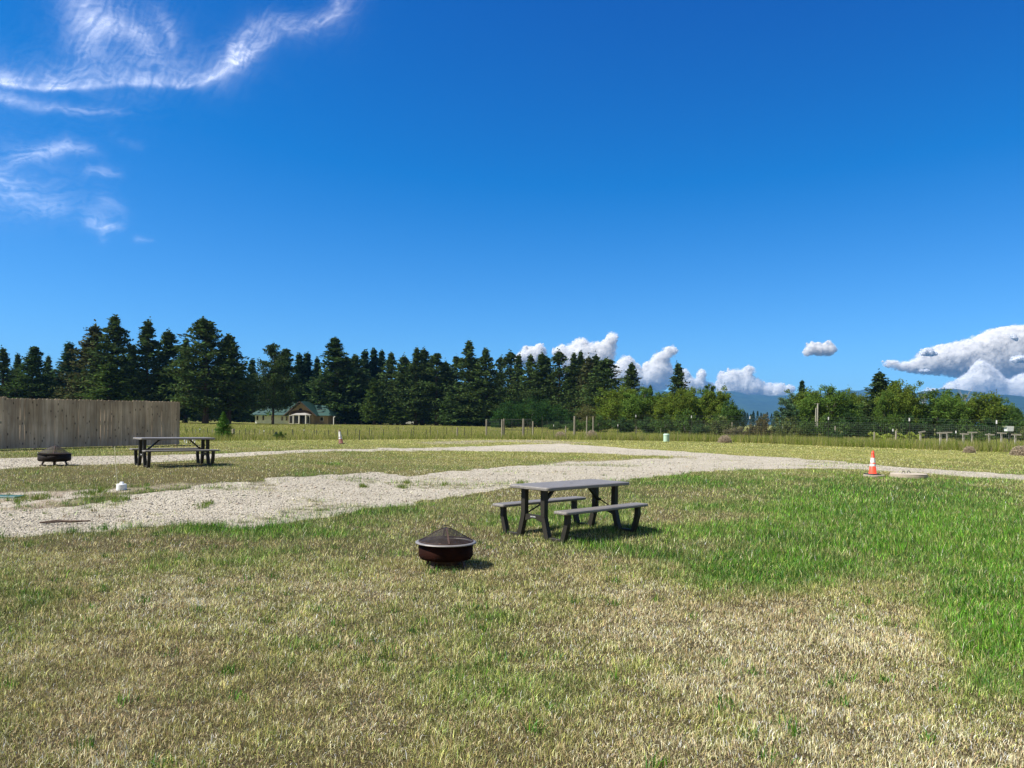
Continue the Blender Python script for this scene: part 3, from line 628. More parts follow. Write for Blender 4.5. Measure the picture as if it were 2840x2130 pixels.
p = G(178, 1452); m = MB(); m.tube([(-.32, -.08, .02), (-.12, .03, .035), (.1, .02, .03), (.34, .10, .035)], [.012, .022, .02, .010], 7); m.tube([(-.02, .03, .03), (-.2, -.12, .02)], [.014, .008], 6); m.tube([(.1, .02, .03), (.2, .13, .03)], [.009, .004], 5)
tag(m.build('fallen_branch', mat('dead_branch', (.11, .075, .055), .9, var=.4, scale=12, bump=.5), None, loc=p), 'dark broken branch lying on the gravel at the left', 'branch')
p = G(526, 1230); t = empty('garden_hoops', p, .3, 'three small black and white hoops standing in the grass beyond the far picnic table', 'hoops')
for k in range(3):
    m = MB(); m.tube([(k*.17-.17+.07*math.cos(2*math.pi*j/20)*.6, .07*math.cos(2*math.pi*j/20)*.8, .10+.10*math.sin(2*math.pi*j/20)) for j in range(21)], .016, 7, False); m.build('hoop', BLK if k == 1 else WHITE, t)
p = G(1848, 1224.5); t = empty('utility_pedestal', p, 0, 'pale green utility pedestal standing in the mown grass edge', 'utility pedestal')
PGR = mat('pale_green_plastic', (.42, .58, .45), .5, var=.06)
Y = p.y; r_ = 8/F*Y; h_ = ztt(1848, 1203, p)-p.z
m = MB(); m.lathe([(r_, -.05), (r_, h_*.86)], 20); m.build('housing', PGR, t, True)
m = MB(); m.lathe([(r_*1.06, h_*.8), (r_*1.06, h_*.93), (r_*.8, h_), (0, h_*1.01)], 20); m.build('cap', PGR, t, True)

# ------------------------------------------------------------------ fences of wire and posts
WOODP = mat('grey_fence_post', (.26, .23, .175), .9, var=.25, scale=4, stretch=(6, 6, 1), bump=.4)
STEELP = mat('green_steel_post', (.055, .06, .045), .6, var=.2); WIRE = mat('fence_wire', (.13, .14, .12), .5, metal=.3); PALEP = mat('whitewashed_post', (.36, .34, .28), .8, var=.15)
def post(par, px, top, base, kind, org):
    """kind: w round wood, s steel t-post, c steel with white tip, p pale thin, t thin rod"""
    p = G(px, base); z = ztt(px, top, p)-p.z; b = p-org; m = MB(); lx = random.uniform(-.012, .012)*z
    if kind == 'w': m.tube([b+Vector((0, 0, -.2)), b+Vector((lx, 0, z))], [.075, .068], 9); return m.build('post', WOODP, par)
    if kind == 'W': m.tube([b+Vector((0, 0, -.2)), b+Vector((lx, 0, z))], [.10, .09], 9); return m.build('post', WOODP, par)
    r = .024 if kind in 'sc' else .02
    m.box(b+Vector((lx*.5, 0, z/2)), (r*2, r*.6, z+.2)); m.box(b+Vector((lx*.5, r, z/2)), (r*.6, r*1.4, z+.2))
    o = m.build('post', PALEP if kind == 'p' else STEELP, par)
    if kind == 'c':
        c = MB(); e = min(.22, z*.16); c.box(b+Vector((lx*.5, 0, z-e/2+.01)), (r*2+.014, r*2+.01, e)); c.build('white_tip', REFL, o)
    return o
def wires(name, par, org, pts, heights, vstep=0, r=.004, zlow=None, zhi=None):
    """pts: world (x,y,z,ztop) along the line"""
    m = MB()
    for h in heights:
        m.tube([Vector((p[0], p[1], p[2]+h*(p[3]-p[2])))-org for p in pts], r, 3, False)
    if vstep:
        for a, b in zip(pts[:-1], pts[1:]):
            L = math.hypot(b[0]-a[0], b[1]-a[1]); n = max(1, int(L/vstep))
            for k in range(n):
                u = k/n; x, y = a[0]+(b[0]-a[0])*u, a[1]+(b[1]-a[1])*u; z = a[2]+(b[2]-a[2])*u; zt = a[3]+(b[3]-a[3])*u
                m.tube([Vector((x, y, z+zlow*(zt-z)))-org, Vector((x, y, z+zhi*(zt-z)))-org], r, 3, False)
    return m.build(name, WIRE, par)
def fence(name, label, posts, cat='fence', heights=(.3, .6, .9), vstep=0, r=.004, zlow=.05, zhi=.8, extend=None, group=None, wt=None):
    org = G(posts[0][0], posts[0][2]); t = empty(name, org, 0, label, cat, group); pts = []
    for px, top, base, kind in posts:
        post(t, px, top, base, kind, org); p = G(px, base)
        if wt is None or kind in wt: pts.append((p.x, p.y, p.z, ztt(px, top, p)))
    if extend:
        for e in extend:
            p = G(e[0], e[2]); q = (p.x, p.y, p.z, ztt(e[0], e[1], p)); pts = [q]+pts if e[0] < posts[0][0] else pts+[q]
    wires('woven_wire' if vstep else 'wire_strands', t, org, pts, heights, vstep, r, zlow, zhi); return t
fence('deer_fence', 'tall woven wire deer fence along the right side with white-tipped steel posts',
      [(1503, 1158, 1216, 's'), (1593, 1154, 1214, 'W'), (1627, 1155, 1211, 'w'), (1645, 1155, 1210, 'w'), (1763, 1151, 1215, 'c'), (1917, 1153, 1219, 'c'), (2079, 1155, 1225, 'c'), (2297, 1157, 1232, 'c'), (2521, 1160, 1240, 'c'), (2763, 1166, 1252, 'c')],
      heights=(.08, .18, .28, .38, .46, .54, .62, .69, .76, .82, .93, 1.0), vstep=.16, r=.0032, zlow=.06, zhi=.82, extend=[(3060, 1172, 1268)], wt='Wcs')
fence('deer_fence', 'wire fence of short posts joining the field gates on the left', [(1349, 1163, 1212, 'w'), (1392, 1163, 1214, 'w'), (1397, 1161, 1214, 'w')], heights=(.1, .25, .4, .55, .7, .85, 1), vstep=.2, r=.004, zhi=1.)
def gate(name, label, x0, x1, top, base, mid):
    a = G(x0, base); b = G(x1, base); b = at(x1, base, a.y); zt = ztt(x0, top, a)-a.z; zm = ztt(x0, mid, a)-a.z; L = b.x-a.x
    t = empty(name, a, 0, label, 'gate', 'steel field gates'); m = MB(); r = .022
    m.tube([(0, 0, .08), (0, 0, zt)], r, 6); m.tube([(L, 0, .08), (L, 0, zt)], r, 6); m.tube([(0, 0, zt), (L, 0, zt)], r, 6); m.tube([(0, 0, zm), (L, 0, zm)], r, 6); m.tube([(0, 0, .08), (L, 0, .08)], r, 6); m.tube([(L*.42, 0, .08), (L*.42, 0, zt)], r*.7, 6); m.build('gate_frame', STEELP, t)
    m = MB()
    for k in range(1, int(L/.16)): m.tube([(k*.16, 0, .1), (k*.16, 0, zt-.02)], .003, 3, False)
    for k in range(1, 12): m.tube([(0, 0, .1+k*(zt-.12)/12), (L, 0, .1+k*(zt-.12)/12)], .003, 3, False)
    m.build('mesh_infill', WIRE, t)
gate('field_gate', 'wide steel mesh gate left of the thick gate post', 1399, 1448, 1163, 1214, 1192)
gate('field_gate', 'narrow steel mesh gate between two gate posts', 1454, 1474, 1163, 1214, 1192)
fence('gate_posts', 'grey gate posts standing between the two steel mesh gates', [(1451, 1161, 1215, 'w'), (1478, 1168, 1209, 'w')], cat='gate posts', heights=(.95,), r=.004)
R2 = lambda x: 600+x*.321
front = [(R2(x), 880+tp*.321, 880+bs*.321, k) for x, tp, bs, k in [(145, 962, 1022, 'w'), (200, 985, 1045, 't'), (253, 970, 1032, 's'), (285, 988, 1042, 't'), (332, 976, 1036, 's'), (373, 980, 1036, 'p'), (411, 978, 1040, 'c'), (463, 983, 1036, 't'), (490, 975, 1032, 's'),
    (655, 975, 1030, 's'), (663, 985, 1032, 't'), (757, 970, 1026, 'c'), (845, 985, 1045, 't'), (863, 980, 1040, 's'), (938, 990, 1048, 't'), (970, 985, 1045, 's'), (1033, 978, 1030, 's'), (1133, 980, 1040, 's'), (1204, 972, 1038, 't'), (1237, 985, 1062, 's'), (1322, 962, 1035, 's'), (1343, 985, 1036, 't'),
    (1445, 975, 1040, 's'), (1570, 955, 1035, 's'), (1683, 978, 1040, 's'), (1706, 955, 1040, 's'), (1812, 978, 1042, 's'), (1847, 955, 1040, 's'), (1912, 985, 1040, 'p'), (1990, 958, 1040, 's'), (2082, 950, 1035, 'w'), (2143, 958, 1040, 's'), (2205, 960, 1040, 't')]]
fence('field_fence', 'long low field fence of many short thin posts running across the meadow to the gate', front, heights=(.35, .7, .95), r=.003, extend=[(560, 1195, 1212)])
back = [(R2(x), 880+tp*.321, 880+bs*.321, k) for x, tp, bs, k in [(640, 935, 965, 't'), (762, 935, 965, 't'), (850, 930, 960, 's'), (985, 925, 960, 't'), (1075, 930, 962, 't'), (1250, 902, 950, 's'), (1302, 940, 975, 't'), (1362, 945, 975, 't'), (1425, 945, 980, 'p'), (1487, 945, 980, 't'), (1555, 950, 980, 't'), (1615, 950, 982, 'p'), (1748, 950, 985, 't'), (1890, 955, 985, 't'), (1962, 955, 985, 't'), (2037, 955, 990, 't'), (2112, 955, 990, 't')]]
fence('field_fence', 'faint back field fence of thin posts high up the meadow', back, heights=(.5, .95), r=.003)
leftp = [(320+x*S_, 1180+tp*S_, 1180+bs*S_, k) for S_ in (.1537,) for x, tp, bs, k in [(1272, 60, 165, 's'), (1297, 90, 165, 't'), (1396, 58, 165, 's'), (1443, 85, 165, 'p'), (1523, 62, 165, 'c'), (1595, 90, 175, 't'), (1662, 75, 170, 's'), (1748, 88, 175, 'p'), (1806, 70, 185, 's'), (2072, 95, 170, 't'), (2118, 68, 182, 'w'), (2140, 58, 182, 'w')]]
fence('field_fence', 'short run of field fence between the wooden fence and the small spruce', leftp, heights=(.4, .7, .95), r=.003)
# plank posts on the right (cross-arm trellis posts)
PLANK = mat('weathered_grey_plank', (.42, .38, .32), .9, var=.2, scale=5, stretch=(3, 6, 6))
def tpost(px, top, base, x0, x1, by, tilt, label):
    p = G(px, base); z = ztt(px, top, p)-p.z; t = empty('trellis_post', p, 0, label, 'trellis post', 'wooden posts with a cross-arm on top'); m = MB()
    m.box((0, 0, z/2-.1), (.12, .10, z+.2)); m.build('post', PLANK, t)
    m = MB(); zb = ztt((x0+x1)/2, by, p)-p.z; a = (x0-px)/F*p.y; b = (x1-px)/F*p.y; m.beam((a, -.072, zb-tilt), (b, -.072, zb+tilt), .04, .11); m.build('cross_arm', PLANK, t)
R7 = lambda x, y: (2300+x*.2441, 1140+y*.2441)
for px, tp, bs, a, b, by, ti, lb in [(1262, 238, 420, 1215, 1330, 249, 0, 'leftmost sound trellis post in the front row, pale with a level cross-arm'), (1338, 255, 380, 1280, 1390, 243, .01, 'trellis post of the back row whose cross-arm overlaps its front neighbour'),
    (1523, 250, 400, 1477, 1577, 260, -.01, 'front row trellis post with a narrow arm, second from left'), (1620, 250, 375, 1563, 1675, 243, 0, 'back row trellis post, the one with the highest, whitest cross-arm'),
    (1815, 255, 392, 1766, 1872, 268, 0, 'front row trellis post just left of the white-tipped steel post'), (1955, 255, 388, 1902, 2010, 250, -.02, 'back row trellis post just right of the white-tipped steel post'),
    (2113, 260, 410, 2063, 2173, 268, -.01, 'rightmost trellis post of the front row, below the white feeder box'), (1035, 240, 370, 1008, 1085, 236, .05, 'trellis post with a crooked tilted arm beside the grape vines')]:
    (x, y), (_, y2), (xa, _), (xb, yb) = R7(px, tp), R7(px, bs), R7(a, 0), R7(b, by); tpost(x, y, y2, xa, xb, yb, ti, lb)
for px, tp, bs, k, lb in [(2316, 1182, 1220, 'w', 'plain grey wooden post left of the grape vines by the deer fence'), (2425, 1198, 1230, 'w', 'plain wooden post standing in front of the largest grape vine'), (2485, 1195, 1226, 'W', 'thick weathered stump post between two grape vines'),
    (2476, 1190, 1232, 'c', 'white-tipped low steel post beside the weathered stump post'), (2651, 1195, 1238, 'c', 'white-tipped low steel post between the trellis posts'), (1569, 1181, 1205, 'w', 'short wooden post between two dry bushes by the gates'), (1764, 1182, 1210, 'w', 'short wooden post right beside a tall white-tipped fence post'),
    (1517, 1167, 1208, 's', 'lone thin steel post right of the gates'), (1535, 1178, 1208, 'c', 'small white-tipped steel post left of the short wooden post'), (1713, 1177, 1212, 'c', 'low white-tipped steel post in the meadow centre'), (1832, 1190, 1207, 'p', 'small pale post behind the utility pedestal'),
    (2030, 1171, 1208, 'w', 'grey wooden post left of the far blue hills gap'), (2169, 1184, 1215, 'c', 'short white-tipped post in front of the rusty shrub'), (2209, 1216, 1226, 'p', 'tiny white stake in the tall grass')]:
    p = G(px, bs); t = empty('post', p, 0, lb, 'post'); o = post(t, px, tp, bs, k, p); o.name = 'shaft'
# feeder box on its post
p = GD(2799, 62); t = empty('feeder_box', p, 0, 'white box on a dark pole at the far right', 'feeder box'); zb = ztt(2799, 1189, p)-p.z
m = MB(); m.box((0, 0, zb/2-.1), (.09, .09, zb)); m.build('pole', STEELP, t)
m = MB(); m.prism([(-.28, zb-.2), (.22, zb-.2), (.25, zb+.2), (-.5, zb+.22), (-.3, zb+.1)], -.2, .2); m.build('box', WHITE, t)
m = MB(); m.box((0, 0, zb*.45), (.5, .3, .04)); m.build('tray', STEELP, t)
# utility poles
for i, (px, tp, lb) in enumerate([(2266, 1119, 'taller pale utility pole in front of the big willow'), (2261, 1131, 'shorter thin utility pole just left of the taller one')]):
    p = GD(px, 92); t = empty('utility_pole', p, 0, lb, 'utility pole'); z = ztt(px, tp, p)-p.z; m = MB(); m.tube([(0, 0, -.2), (.05, 0, z)], [.11 if i == 0 else .07, .08 if i == 0 else .05], 8); m.build('pole', PALEP, t)
    if i == 0: m = MB(); m.beam((-.35, 0, z-.05), (.25, 0, z-.02), .05, .05); m.build('bracket', PALEP, t)

# ------------------------------------------------------------------ house
def house():
    Y0 = 196.; k = Y0/F; X0 = ray(804, 1170)[0]*Y0; zg = float(gh(X0, Y0)); t = empty('house', (X0, Y0, zg), math.radians(-8), 'low cream house with green metal roofs and a gabled porch, behind a tall pine', 'house')
    zb = lambda py, px=800: EYE+ray(px, py)[1]*Y0-zg
    WALLL = mat('cream_stucco', (.76, .79, .80), .9, var=.12, scale=1.5); TAN = mat('tan_stucco', (.33, .25, .165), .9, var=.08, scale=1.5)
    ROOFG = mat('green_metal_roof', (.020, .062, .052), .5, var=.08, scale=.6, stretch=(8, 1, 1)); TRIM = mat('white_trim', (.62, .60, .55), .7); DARK = mat('window_glass', (.012, .014, .018), .12, spec=.8); BROWN = mat('brown_fascia', (.07, .045, .03), .8)
    ev, rd = 2.25, 5.7
    m = MB(); m.box((-4.8, 5, ev/2), (9.6, 9, ev)); m.build('wall', WALLL, t)
    m = MB(); m.box((8.0, 5.2, ev/2), (3.6, 8.6, ev)); m.build('wall', TAN, t)
    # left hipped roof
    a = [(-10.6, -.2, ev), (1.0, -.2, ev), (1.0, 10.2, ev), (-10.6, 10.2, ev), (-6.6, 5, rd), (3.2, 5, rd), (3.2, 5, ev)]
    m = MB(); m.add(a, [(0, 1, 5, 4), (3, 0, 4), (2, 3, 4, 5), (1, 6, 5), (6, 2, 5), (0, 3, 2, 1)]); m.add([(x, y, z-.16) for x, y, z in a[:4]], [(0, 1, 2, 3)])
    m.box((-4.8, -.2, ev-.08), (11.5, .06, .16)); rf = m.build('roof', ROOFG, t)
    m = MB(); m.tube([(-6.6, 5, rd+.02), (3.2, 5, rd+.02)], .07, 6); m.build('ridge_cap', ROOFG, rf)
    # right wing roof with dark horizontal strips
    b = [(5.6, .1, ev-.05), (10.9, .1, ev-.05), (10.9, 9.8, ev-.05), (5.6, 9.8, ev-.05), (7.8, 5, 4.95), (4.6, 5, 4.95)]
    m = MB(); m.add(b, [(0, 1, 4, 5), (1, 2, 4), (2, 3, 5, 4), (3, 0, 5), (0, 3, 2, 1)])
    rf2 = m.build('roof', ROOFG, t)
    m = MB()
    for u, w_ in ((.3, 3.4), (.55, 2.7), (.75, 1.5)):
        y = .1+4.9*u; z = ev-.05+(4.95-ev+.05)*u; m.box((6.4+1.0*u, y-.06, z+.02), (w_, .08, .10))
    m.build('dark_roof_strip', BROWN, rf2)
    # gable, projecting 2 m
    gx0, gx1, gy = -.9, 7.5, -1.9; cx = 3.45
    def gab(x): return ev-.05+(rd-ev+.1)*(1-abs(x-cx)/(4.2))
    m = MB(); m.add([(.2, -1.2, 0), (6.7, -1.2, 0), (6.7, -1.2, ev+.5), (cx, -1.2, rd-.25), (.2, -1.2, ev+.5), (.2, 5, 0), (6.7, 5, 0), (6.7, 5, ev+.5), (cx, 5, rd-.25), (.2, 5, ev+.5)], [(0, 1, 2, 3, 4), (0, 4, 9, 5), (1, 6, 7, 2)]); m.build('wall', TAN, t)
    for s in (-1, 1):
        m = MB(); xe = cx+s*4.35
        vs = [(cx, gy, rd+.08), (xe, gy, ev-.1), (xe, 5.2, ev-.1), (cx, 5.2, rd+.08)]; vs += [(x, y, z-.16) for x, y, z in vs]
        m.add(vs, [(0, 1, 2, 3), (7, 6, 5, 4), (0, 4, 5, 1), (1, 5, 6, 2), (3, 2, 6, 7), (0, 3, 7, 4)]); m.build('roof', ROOFG, t)
        m = MB(); m.beam((cx, gy-.03, rd-.05), (xe, gy-.03, ev-.22), .05, .28, (0, 1, 0)); m.build('barge_board', BROWN, t)
    # dark arch panel under the gable, a recess's shade put into its colour
    m = MB(); pts = [(.4, 2.55), (6.5, 2.55)]+[(cx+3.0*math.cos(math.pi*j/10), 2.6+.95*math.sin(math.pi*j/10)) for j in range(11)]; m.prism(pts, -1.24, -1.205); m.build('dark_arch', BROWN, t)
    m = MB(); m.prism([(cx+.5*math.cos(math.pi*j/8)-.1, 3.45+.55*math.sin(math.pi*j/8)) for j in range(9)], -1.27, -1.242); m.build('fan_window', DARK, t)
    # porch bay: shallow faceted roof, posts and tall windows
    m = MB(); fp = [(.7, -1.25), (1.7, -2.5), (5.4, -2.5), (6.4, -1.25)]; vs = [(x, y, 2.32) for x, y in fp]+[(2.6, -1.26, 2.85), (4.6, -1.26, 2.85)]+[(x, y, 2.2) for x, y in fp]
    m.add(vs, [(0, 1, 4), (1, 2, 5, 4), (2, 3, 5), (0, 6, 7, 1), (1, 7, 8, 2), (2, 8, 9, 3), (6, 9, 8, 7)]); m.build('porch_roof', mat('grey_roll_roofing', (.30, .29, .27), .9), t)
    for x, y, w_ in ((1.15, -1.85, .9), (2.75, -2.35, 1.05), (5.75, -2.0, .55)):
        m = MB(); m.box((x, y, 1.1), (w_+.22, .1, 2.15)); f = m.build('window', TRIM, t); m = MB(); m.box((x, y-.06, 1.1), (w_, .03, 1.85)); m.build('pane', DARK, f)
    m = MB(); m.box((4.35, -2.2, 1.05), (1.3, .1, 2.1)); m.build('doorway', DARK, t)
    for x, y in ((1.95, -2.4), (3.5, -2.42), (5.25, -2.42)):
        m = MB(); m.box((x, y, 1.1), (.24, .24, 2.2)); m.build('porch_post', TRIM, t)
    m = MB(); m.box((8.15, .86, 1.35), (.95, .06, 1.15)); f = m.build('window', TRIM, t); m = MB(); m.box((8.15, .81, 1.35), (.72, .05, .92)); m.build('pane', DARK, f)
    for x in (-9.0, -7.4, -5.0, -2.3, -1.1):
        m = MB(); m.box((x, .47, 1.35), (.55, .06, 1.2)); f = m.build('window', TRIM, t); m = MB(); m.box((x, .42, 1.35), (.42, .05, 1.05)); m.build('pane', DARK, f)
    m = MB(); m.box((-.25, .46, 1.05), (.85, .06, 2.1)); d = m.build('door', TRIM, t); m = MB(); m.box((-.25, .42, 1.3), (.5, .04, .5)); m.build('pane', DARK, d)
house()
# lamp post right of the house, shed, container, parked vehicles far off
p = GD(925, 190); t = empty('lamp_post', p, 0, 'white lamp post right of the green roofed house', 'lamp post'); m = MB(); m.tube([(0, 0, 0), (0, 0, 1.75)], .10, 8); m.build('post', REFL, t); m = MB(); m.box((.15, -.1, 1.9), (.5, .3, .2), Matrix.Rotation(-.5, 3, 'Y')); m.build('lamp_head', REFL, t)
p = GD(912, 205); t = empty('carport', p, 0, 'small white carport under the trees beside the lamp post', 'carport'); m = MB(); m.box((0, 0, 1.35), (2.6, 2, .12)); m.build('roof', REFL, t)
for s in (-1, 0, 1): m = MB(); m.box((s*1.1, -.9, .65), (.25, .1, 1.3)); m.build('post', REFL, t)
p = GD(1097, 222); t = empty('storage_container', p, 0, 'grey green storage box in the trees, beyond the meadow', 'container'); W_ = 19/F*222
m = MB(); m.box((0, 0, .85), (W_, 1.5, 1.7)); m.build('body', mat('grey_green_steel', (.20, .26, .20), .7, var=.2), t); m = MB(); m.box((0, 0, 1.74), (W_+.1, 1.6, .08)); m.build('lid', PALEP, t)
for k in range(4): m = MB(); m.box((-W_*.36+k*W_*.24, -.77, .85), (.06, .05, 1.5)); m.build('rib', PALEP, t)
def vehicle(px, Y, L, H, colr, label, name='parked_car'):
    p = GD(px, Y); t = empty(name, p, 0, label, 'car'); c = mat('paint', colr, .35, spec=.6); gl = mat('car_glass', (.02, .025, .03), .1)
    m = MB(); m.prism([(-L/2, .35), (L/2, .35), (L/2, .8), (L*.33, .92), (-L*.45, .95), (-L/2, .8)], -.85, .85); m.build('body', c, t)
    m = MB(); m.prism([(L*.33, .92), (L*.16, H), (-L*.28, H), (-L*.42, .93)], -.75, .75); m.build('cabin', gl, t)
    m = MB(); m.box((-L*.05, 0, H+.02), (L*.42, 1.45, .05)); m.build('roof', c, t)
    for sx in (-1, 1):
        for sy in (-1, 1): m = MB(); m.tube([(sx*L*.31, sy*.72, .33), (sx*L*.31, sy*.9, .33)], .33, 14); m.build('wheel', BLK, t)
vehicle(1130, 224, 4.6, 1.45, (.75, .75, .75), 'white car parked among trunks right of the storage box'); vehicle(957, 226, 4.2, 1.4, (.40, .09, .07), 'dull red car parked under the trees right of the carport')
vehicle(1594, 196, 4.4, 1.35, (.6, .62, .64), 'pale car half hidden behind the thick gate fence post')
p = GD(1575, 205); t = empty('shed', p, 0, 'dark shed with pale roof edge behind the round green bush', 'shed'); m = MB(); m.box((0, 0, 1.2), (5, 4, 2.4)); m.build('wall', mat('dark_boards', (.05, .04, .035), .9), t); m = MB(); m.prism([(-3.2, 2.4), (3.0, 2.4), (0, 3.7)], -2.3, 2.3); m.build('roof', mat('pale_tin', (.36, .31, .26), .7), t)

# ------------------------------------------------------------------ trees
BARK = mat('pine_bark', (.075, .05, .036), .95, var=.35, scale=3, stretch=(3, 3, .6), bump=.6, bscale=6)
BARKG = mat('grey_bark', (.16, .14, .115), .95, var=.3, scale=3, stretch=(3, 3, .6))
NEEDLE = leafmat('needles', .22, tint=(1.2, 1.2, 1.1)); LEAF = leafmat('leaves', .42)
def leaf_mesh(name, C, size, col, m, parent=None, flat=0., updir=None, scale=None):
    """one small quad per centre"""
    N = len(C); a = RNG.normal(size=(N, 3)); a[:, 2] *= (1-flat)*1.0; a /= np.linalg.norm(a, axis=1)[:, None]
    if updir is not None: a = a*.6+updir*.8; a /= np.linalg.norm(a, axis=1)[:, None]
    b = np.cross(a, RNG.normal(size=(N, 3))); b /= np.linalg.norm(b, axis=1)[:, None]+1e-9
    s = (size*RNG.uniform(.6, 1.3, N)*(1 if scale is None else scale))[:, None]; w_ = s*(.42 if scale is None else .8)
    V = np.stack([C-a*s*.5, C+b*w_*.5, C+a*s*.5, C-b*w_*.5], 1).reshape(-1, 3)
    L = np.arange(N*4).reshape(-1, 4); return mesh_np(name, V, np.full(N, 4), L, m, parent, col=np.repeat(col, 4, 0))
def conifer(seed, H=20., W=7., bare=.10, gap=.25, top=.9, shape=1.0, tone=(.050, .078, .025), lean=0, tip=.55, dens_=1.0):
    """root with trunk and crown meshes, base at the origin"""
    r = np.random.default_rng(seed); t = empty('pine_tree', (0, 0, 0))
    def ax(z): return np.array([math.sin(z*.25+seed)*.12+lean*z, math.cos(z*.21+seed)*.12, z])
    m = MB(); zs = [0, H*.08, H*.3, H*.6, H*.85, H*.985]; rr = [H*.017, H*.0135, H*.0115, H*.008, H*.004, .02]
    m.tube([ax(z) for z in zs], rr, 7); C = []; U = []; K = []
    z = H*bare
    while z < H*.985:
        u = (z/H-bare)/(1-bare); env = ((1-u)**(.80*shape))*(min(1, .55+u*3.2)) if u < 1 else 0
        env = max(env, .05); n = int(r.integers(4, 7))
        for _ in range(n):
            if r.random() < gap*(1-.5*u): continue
            a = r.uniform(0, 2*math.pi); L = W/2*env*r.uniform(.55, 1.12); tilt = r.uniform(-.28, .05)+.75*u*tip; d = np.array([math.cos(a), math.sin(a), 0]); p0 = ax(z)
            k = max(3, int(L/.55)+1); pts = []
            for j in range(k):
                s = (j+.6)/k*L; pts.append(p0+d*s+np.array([0, 0, s*math.sin(tilt)+.10*s*s/max(L, .5)]))
            m.tube([p0, pts[-1]], [H*.0022+.01, .012], 3, False)
            for j, c in enumerate(pts):
                fr = (j+1)/k
                if fr < .3 and r.random() < .6: continue
                q = int((15 if fr > .45 else 8)*dens_); sp = (.33+.05*L)*(1-.66*u); C.append(c+r.normal(0, 1, (q, 3))*np.array([sp, sp, sp*.85])+np.array([0, 0, r.uniform(-.1, .45)])); U.append(np.tile(d*.35+np.array([0, 0, .55]), (q, 1)))
                K.append(np.full(q, r.uniform(.65, 1.35)))
        z += H*.017*r.uniform(.6, 1.4)+.08
    q = 30; C.append(ax(H*.985)+r.normal(0, 1, (q, 3))*np.array([.10, .10, .5])); U.append(np.tile(np.array([0, 0, 1.]), (q, 1))); K.append(np.ones(q))
    C = np.concatenate(C); U = np.concatenate(U); K = np.concatenate(K)[:, None]; N = len(C)
    col = np.array([tone])*K*r.uniform(.6, 1.4, (N, 1))*(1+r.normal(0, .08, (N, 3)))
    m.build('trunk', BARK, t); o = leaf_mesh('crown', C, .50*(H/20)**.5, np.clip(col, .004, 1), NEEDLE, t, updir=U)
    return t
def place(proto, ch, base, H, W, label, cat, group, ph, pw, rz=None, first=[]):
    """put a copy (or the prototype itself the first time) at a base point with a wanted height and width"""
    if proto.get('used') is None: o = proto; proto['used'] = 1
    else: o = copy_tree(proto, ch)
    if 'used' in o.keys() and o is not proto: del o['used']
    o.location = base; o.scale = (W/pw, W/pw, H/ph); o.rotation_euler = (0, 0, random.uniform(0, 6.28) if rz is None else rz); tag(o, label, cat, group); return o
PT = []
for i, kw in enumerate([dict(W=8.4, gap=.22), dict(W=7.4, gap=.30, shape=1.1), dict(W=6.4, shape=.85, gap=.25), dict(W=9, shape=.8, gap=.2, bare=.16), dict(W=5.6, shape=1.2, bare=.04, gap=.12, tip=.1, tone=(.036, .068, .028)), dict(W=7, gap=.4, bare=.2, shape=.7),
    dict(W=8, bare=.03, gap=.1, shape=1.05, tone=(.042, .072, .022)), dict(W=7.6, gap=.25, shape=.9, tone=(.060, .068, .028)), dict(W=7, shape=1.0, gap=.2, tone=(.050, .082, .020))]):
    o = conifer(100+i, 20., **kw); PT.append((o, kids(o), kw['W']))
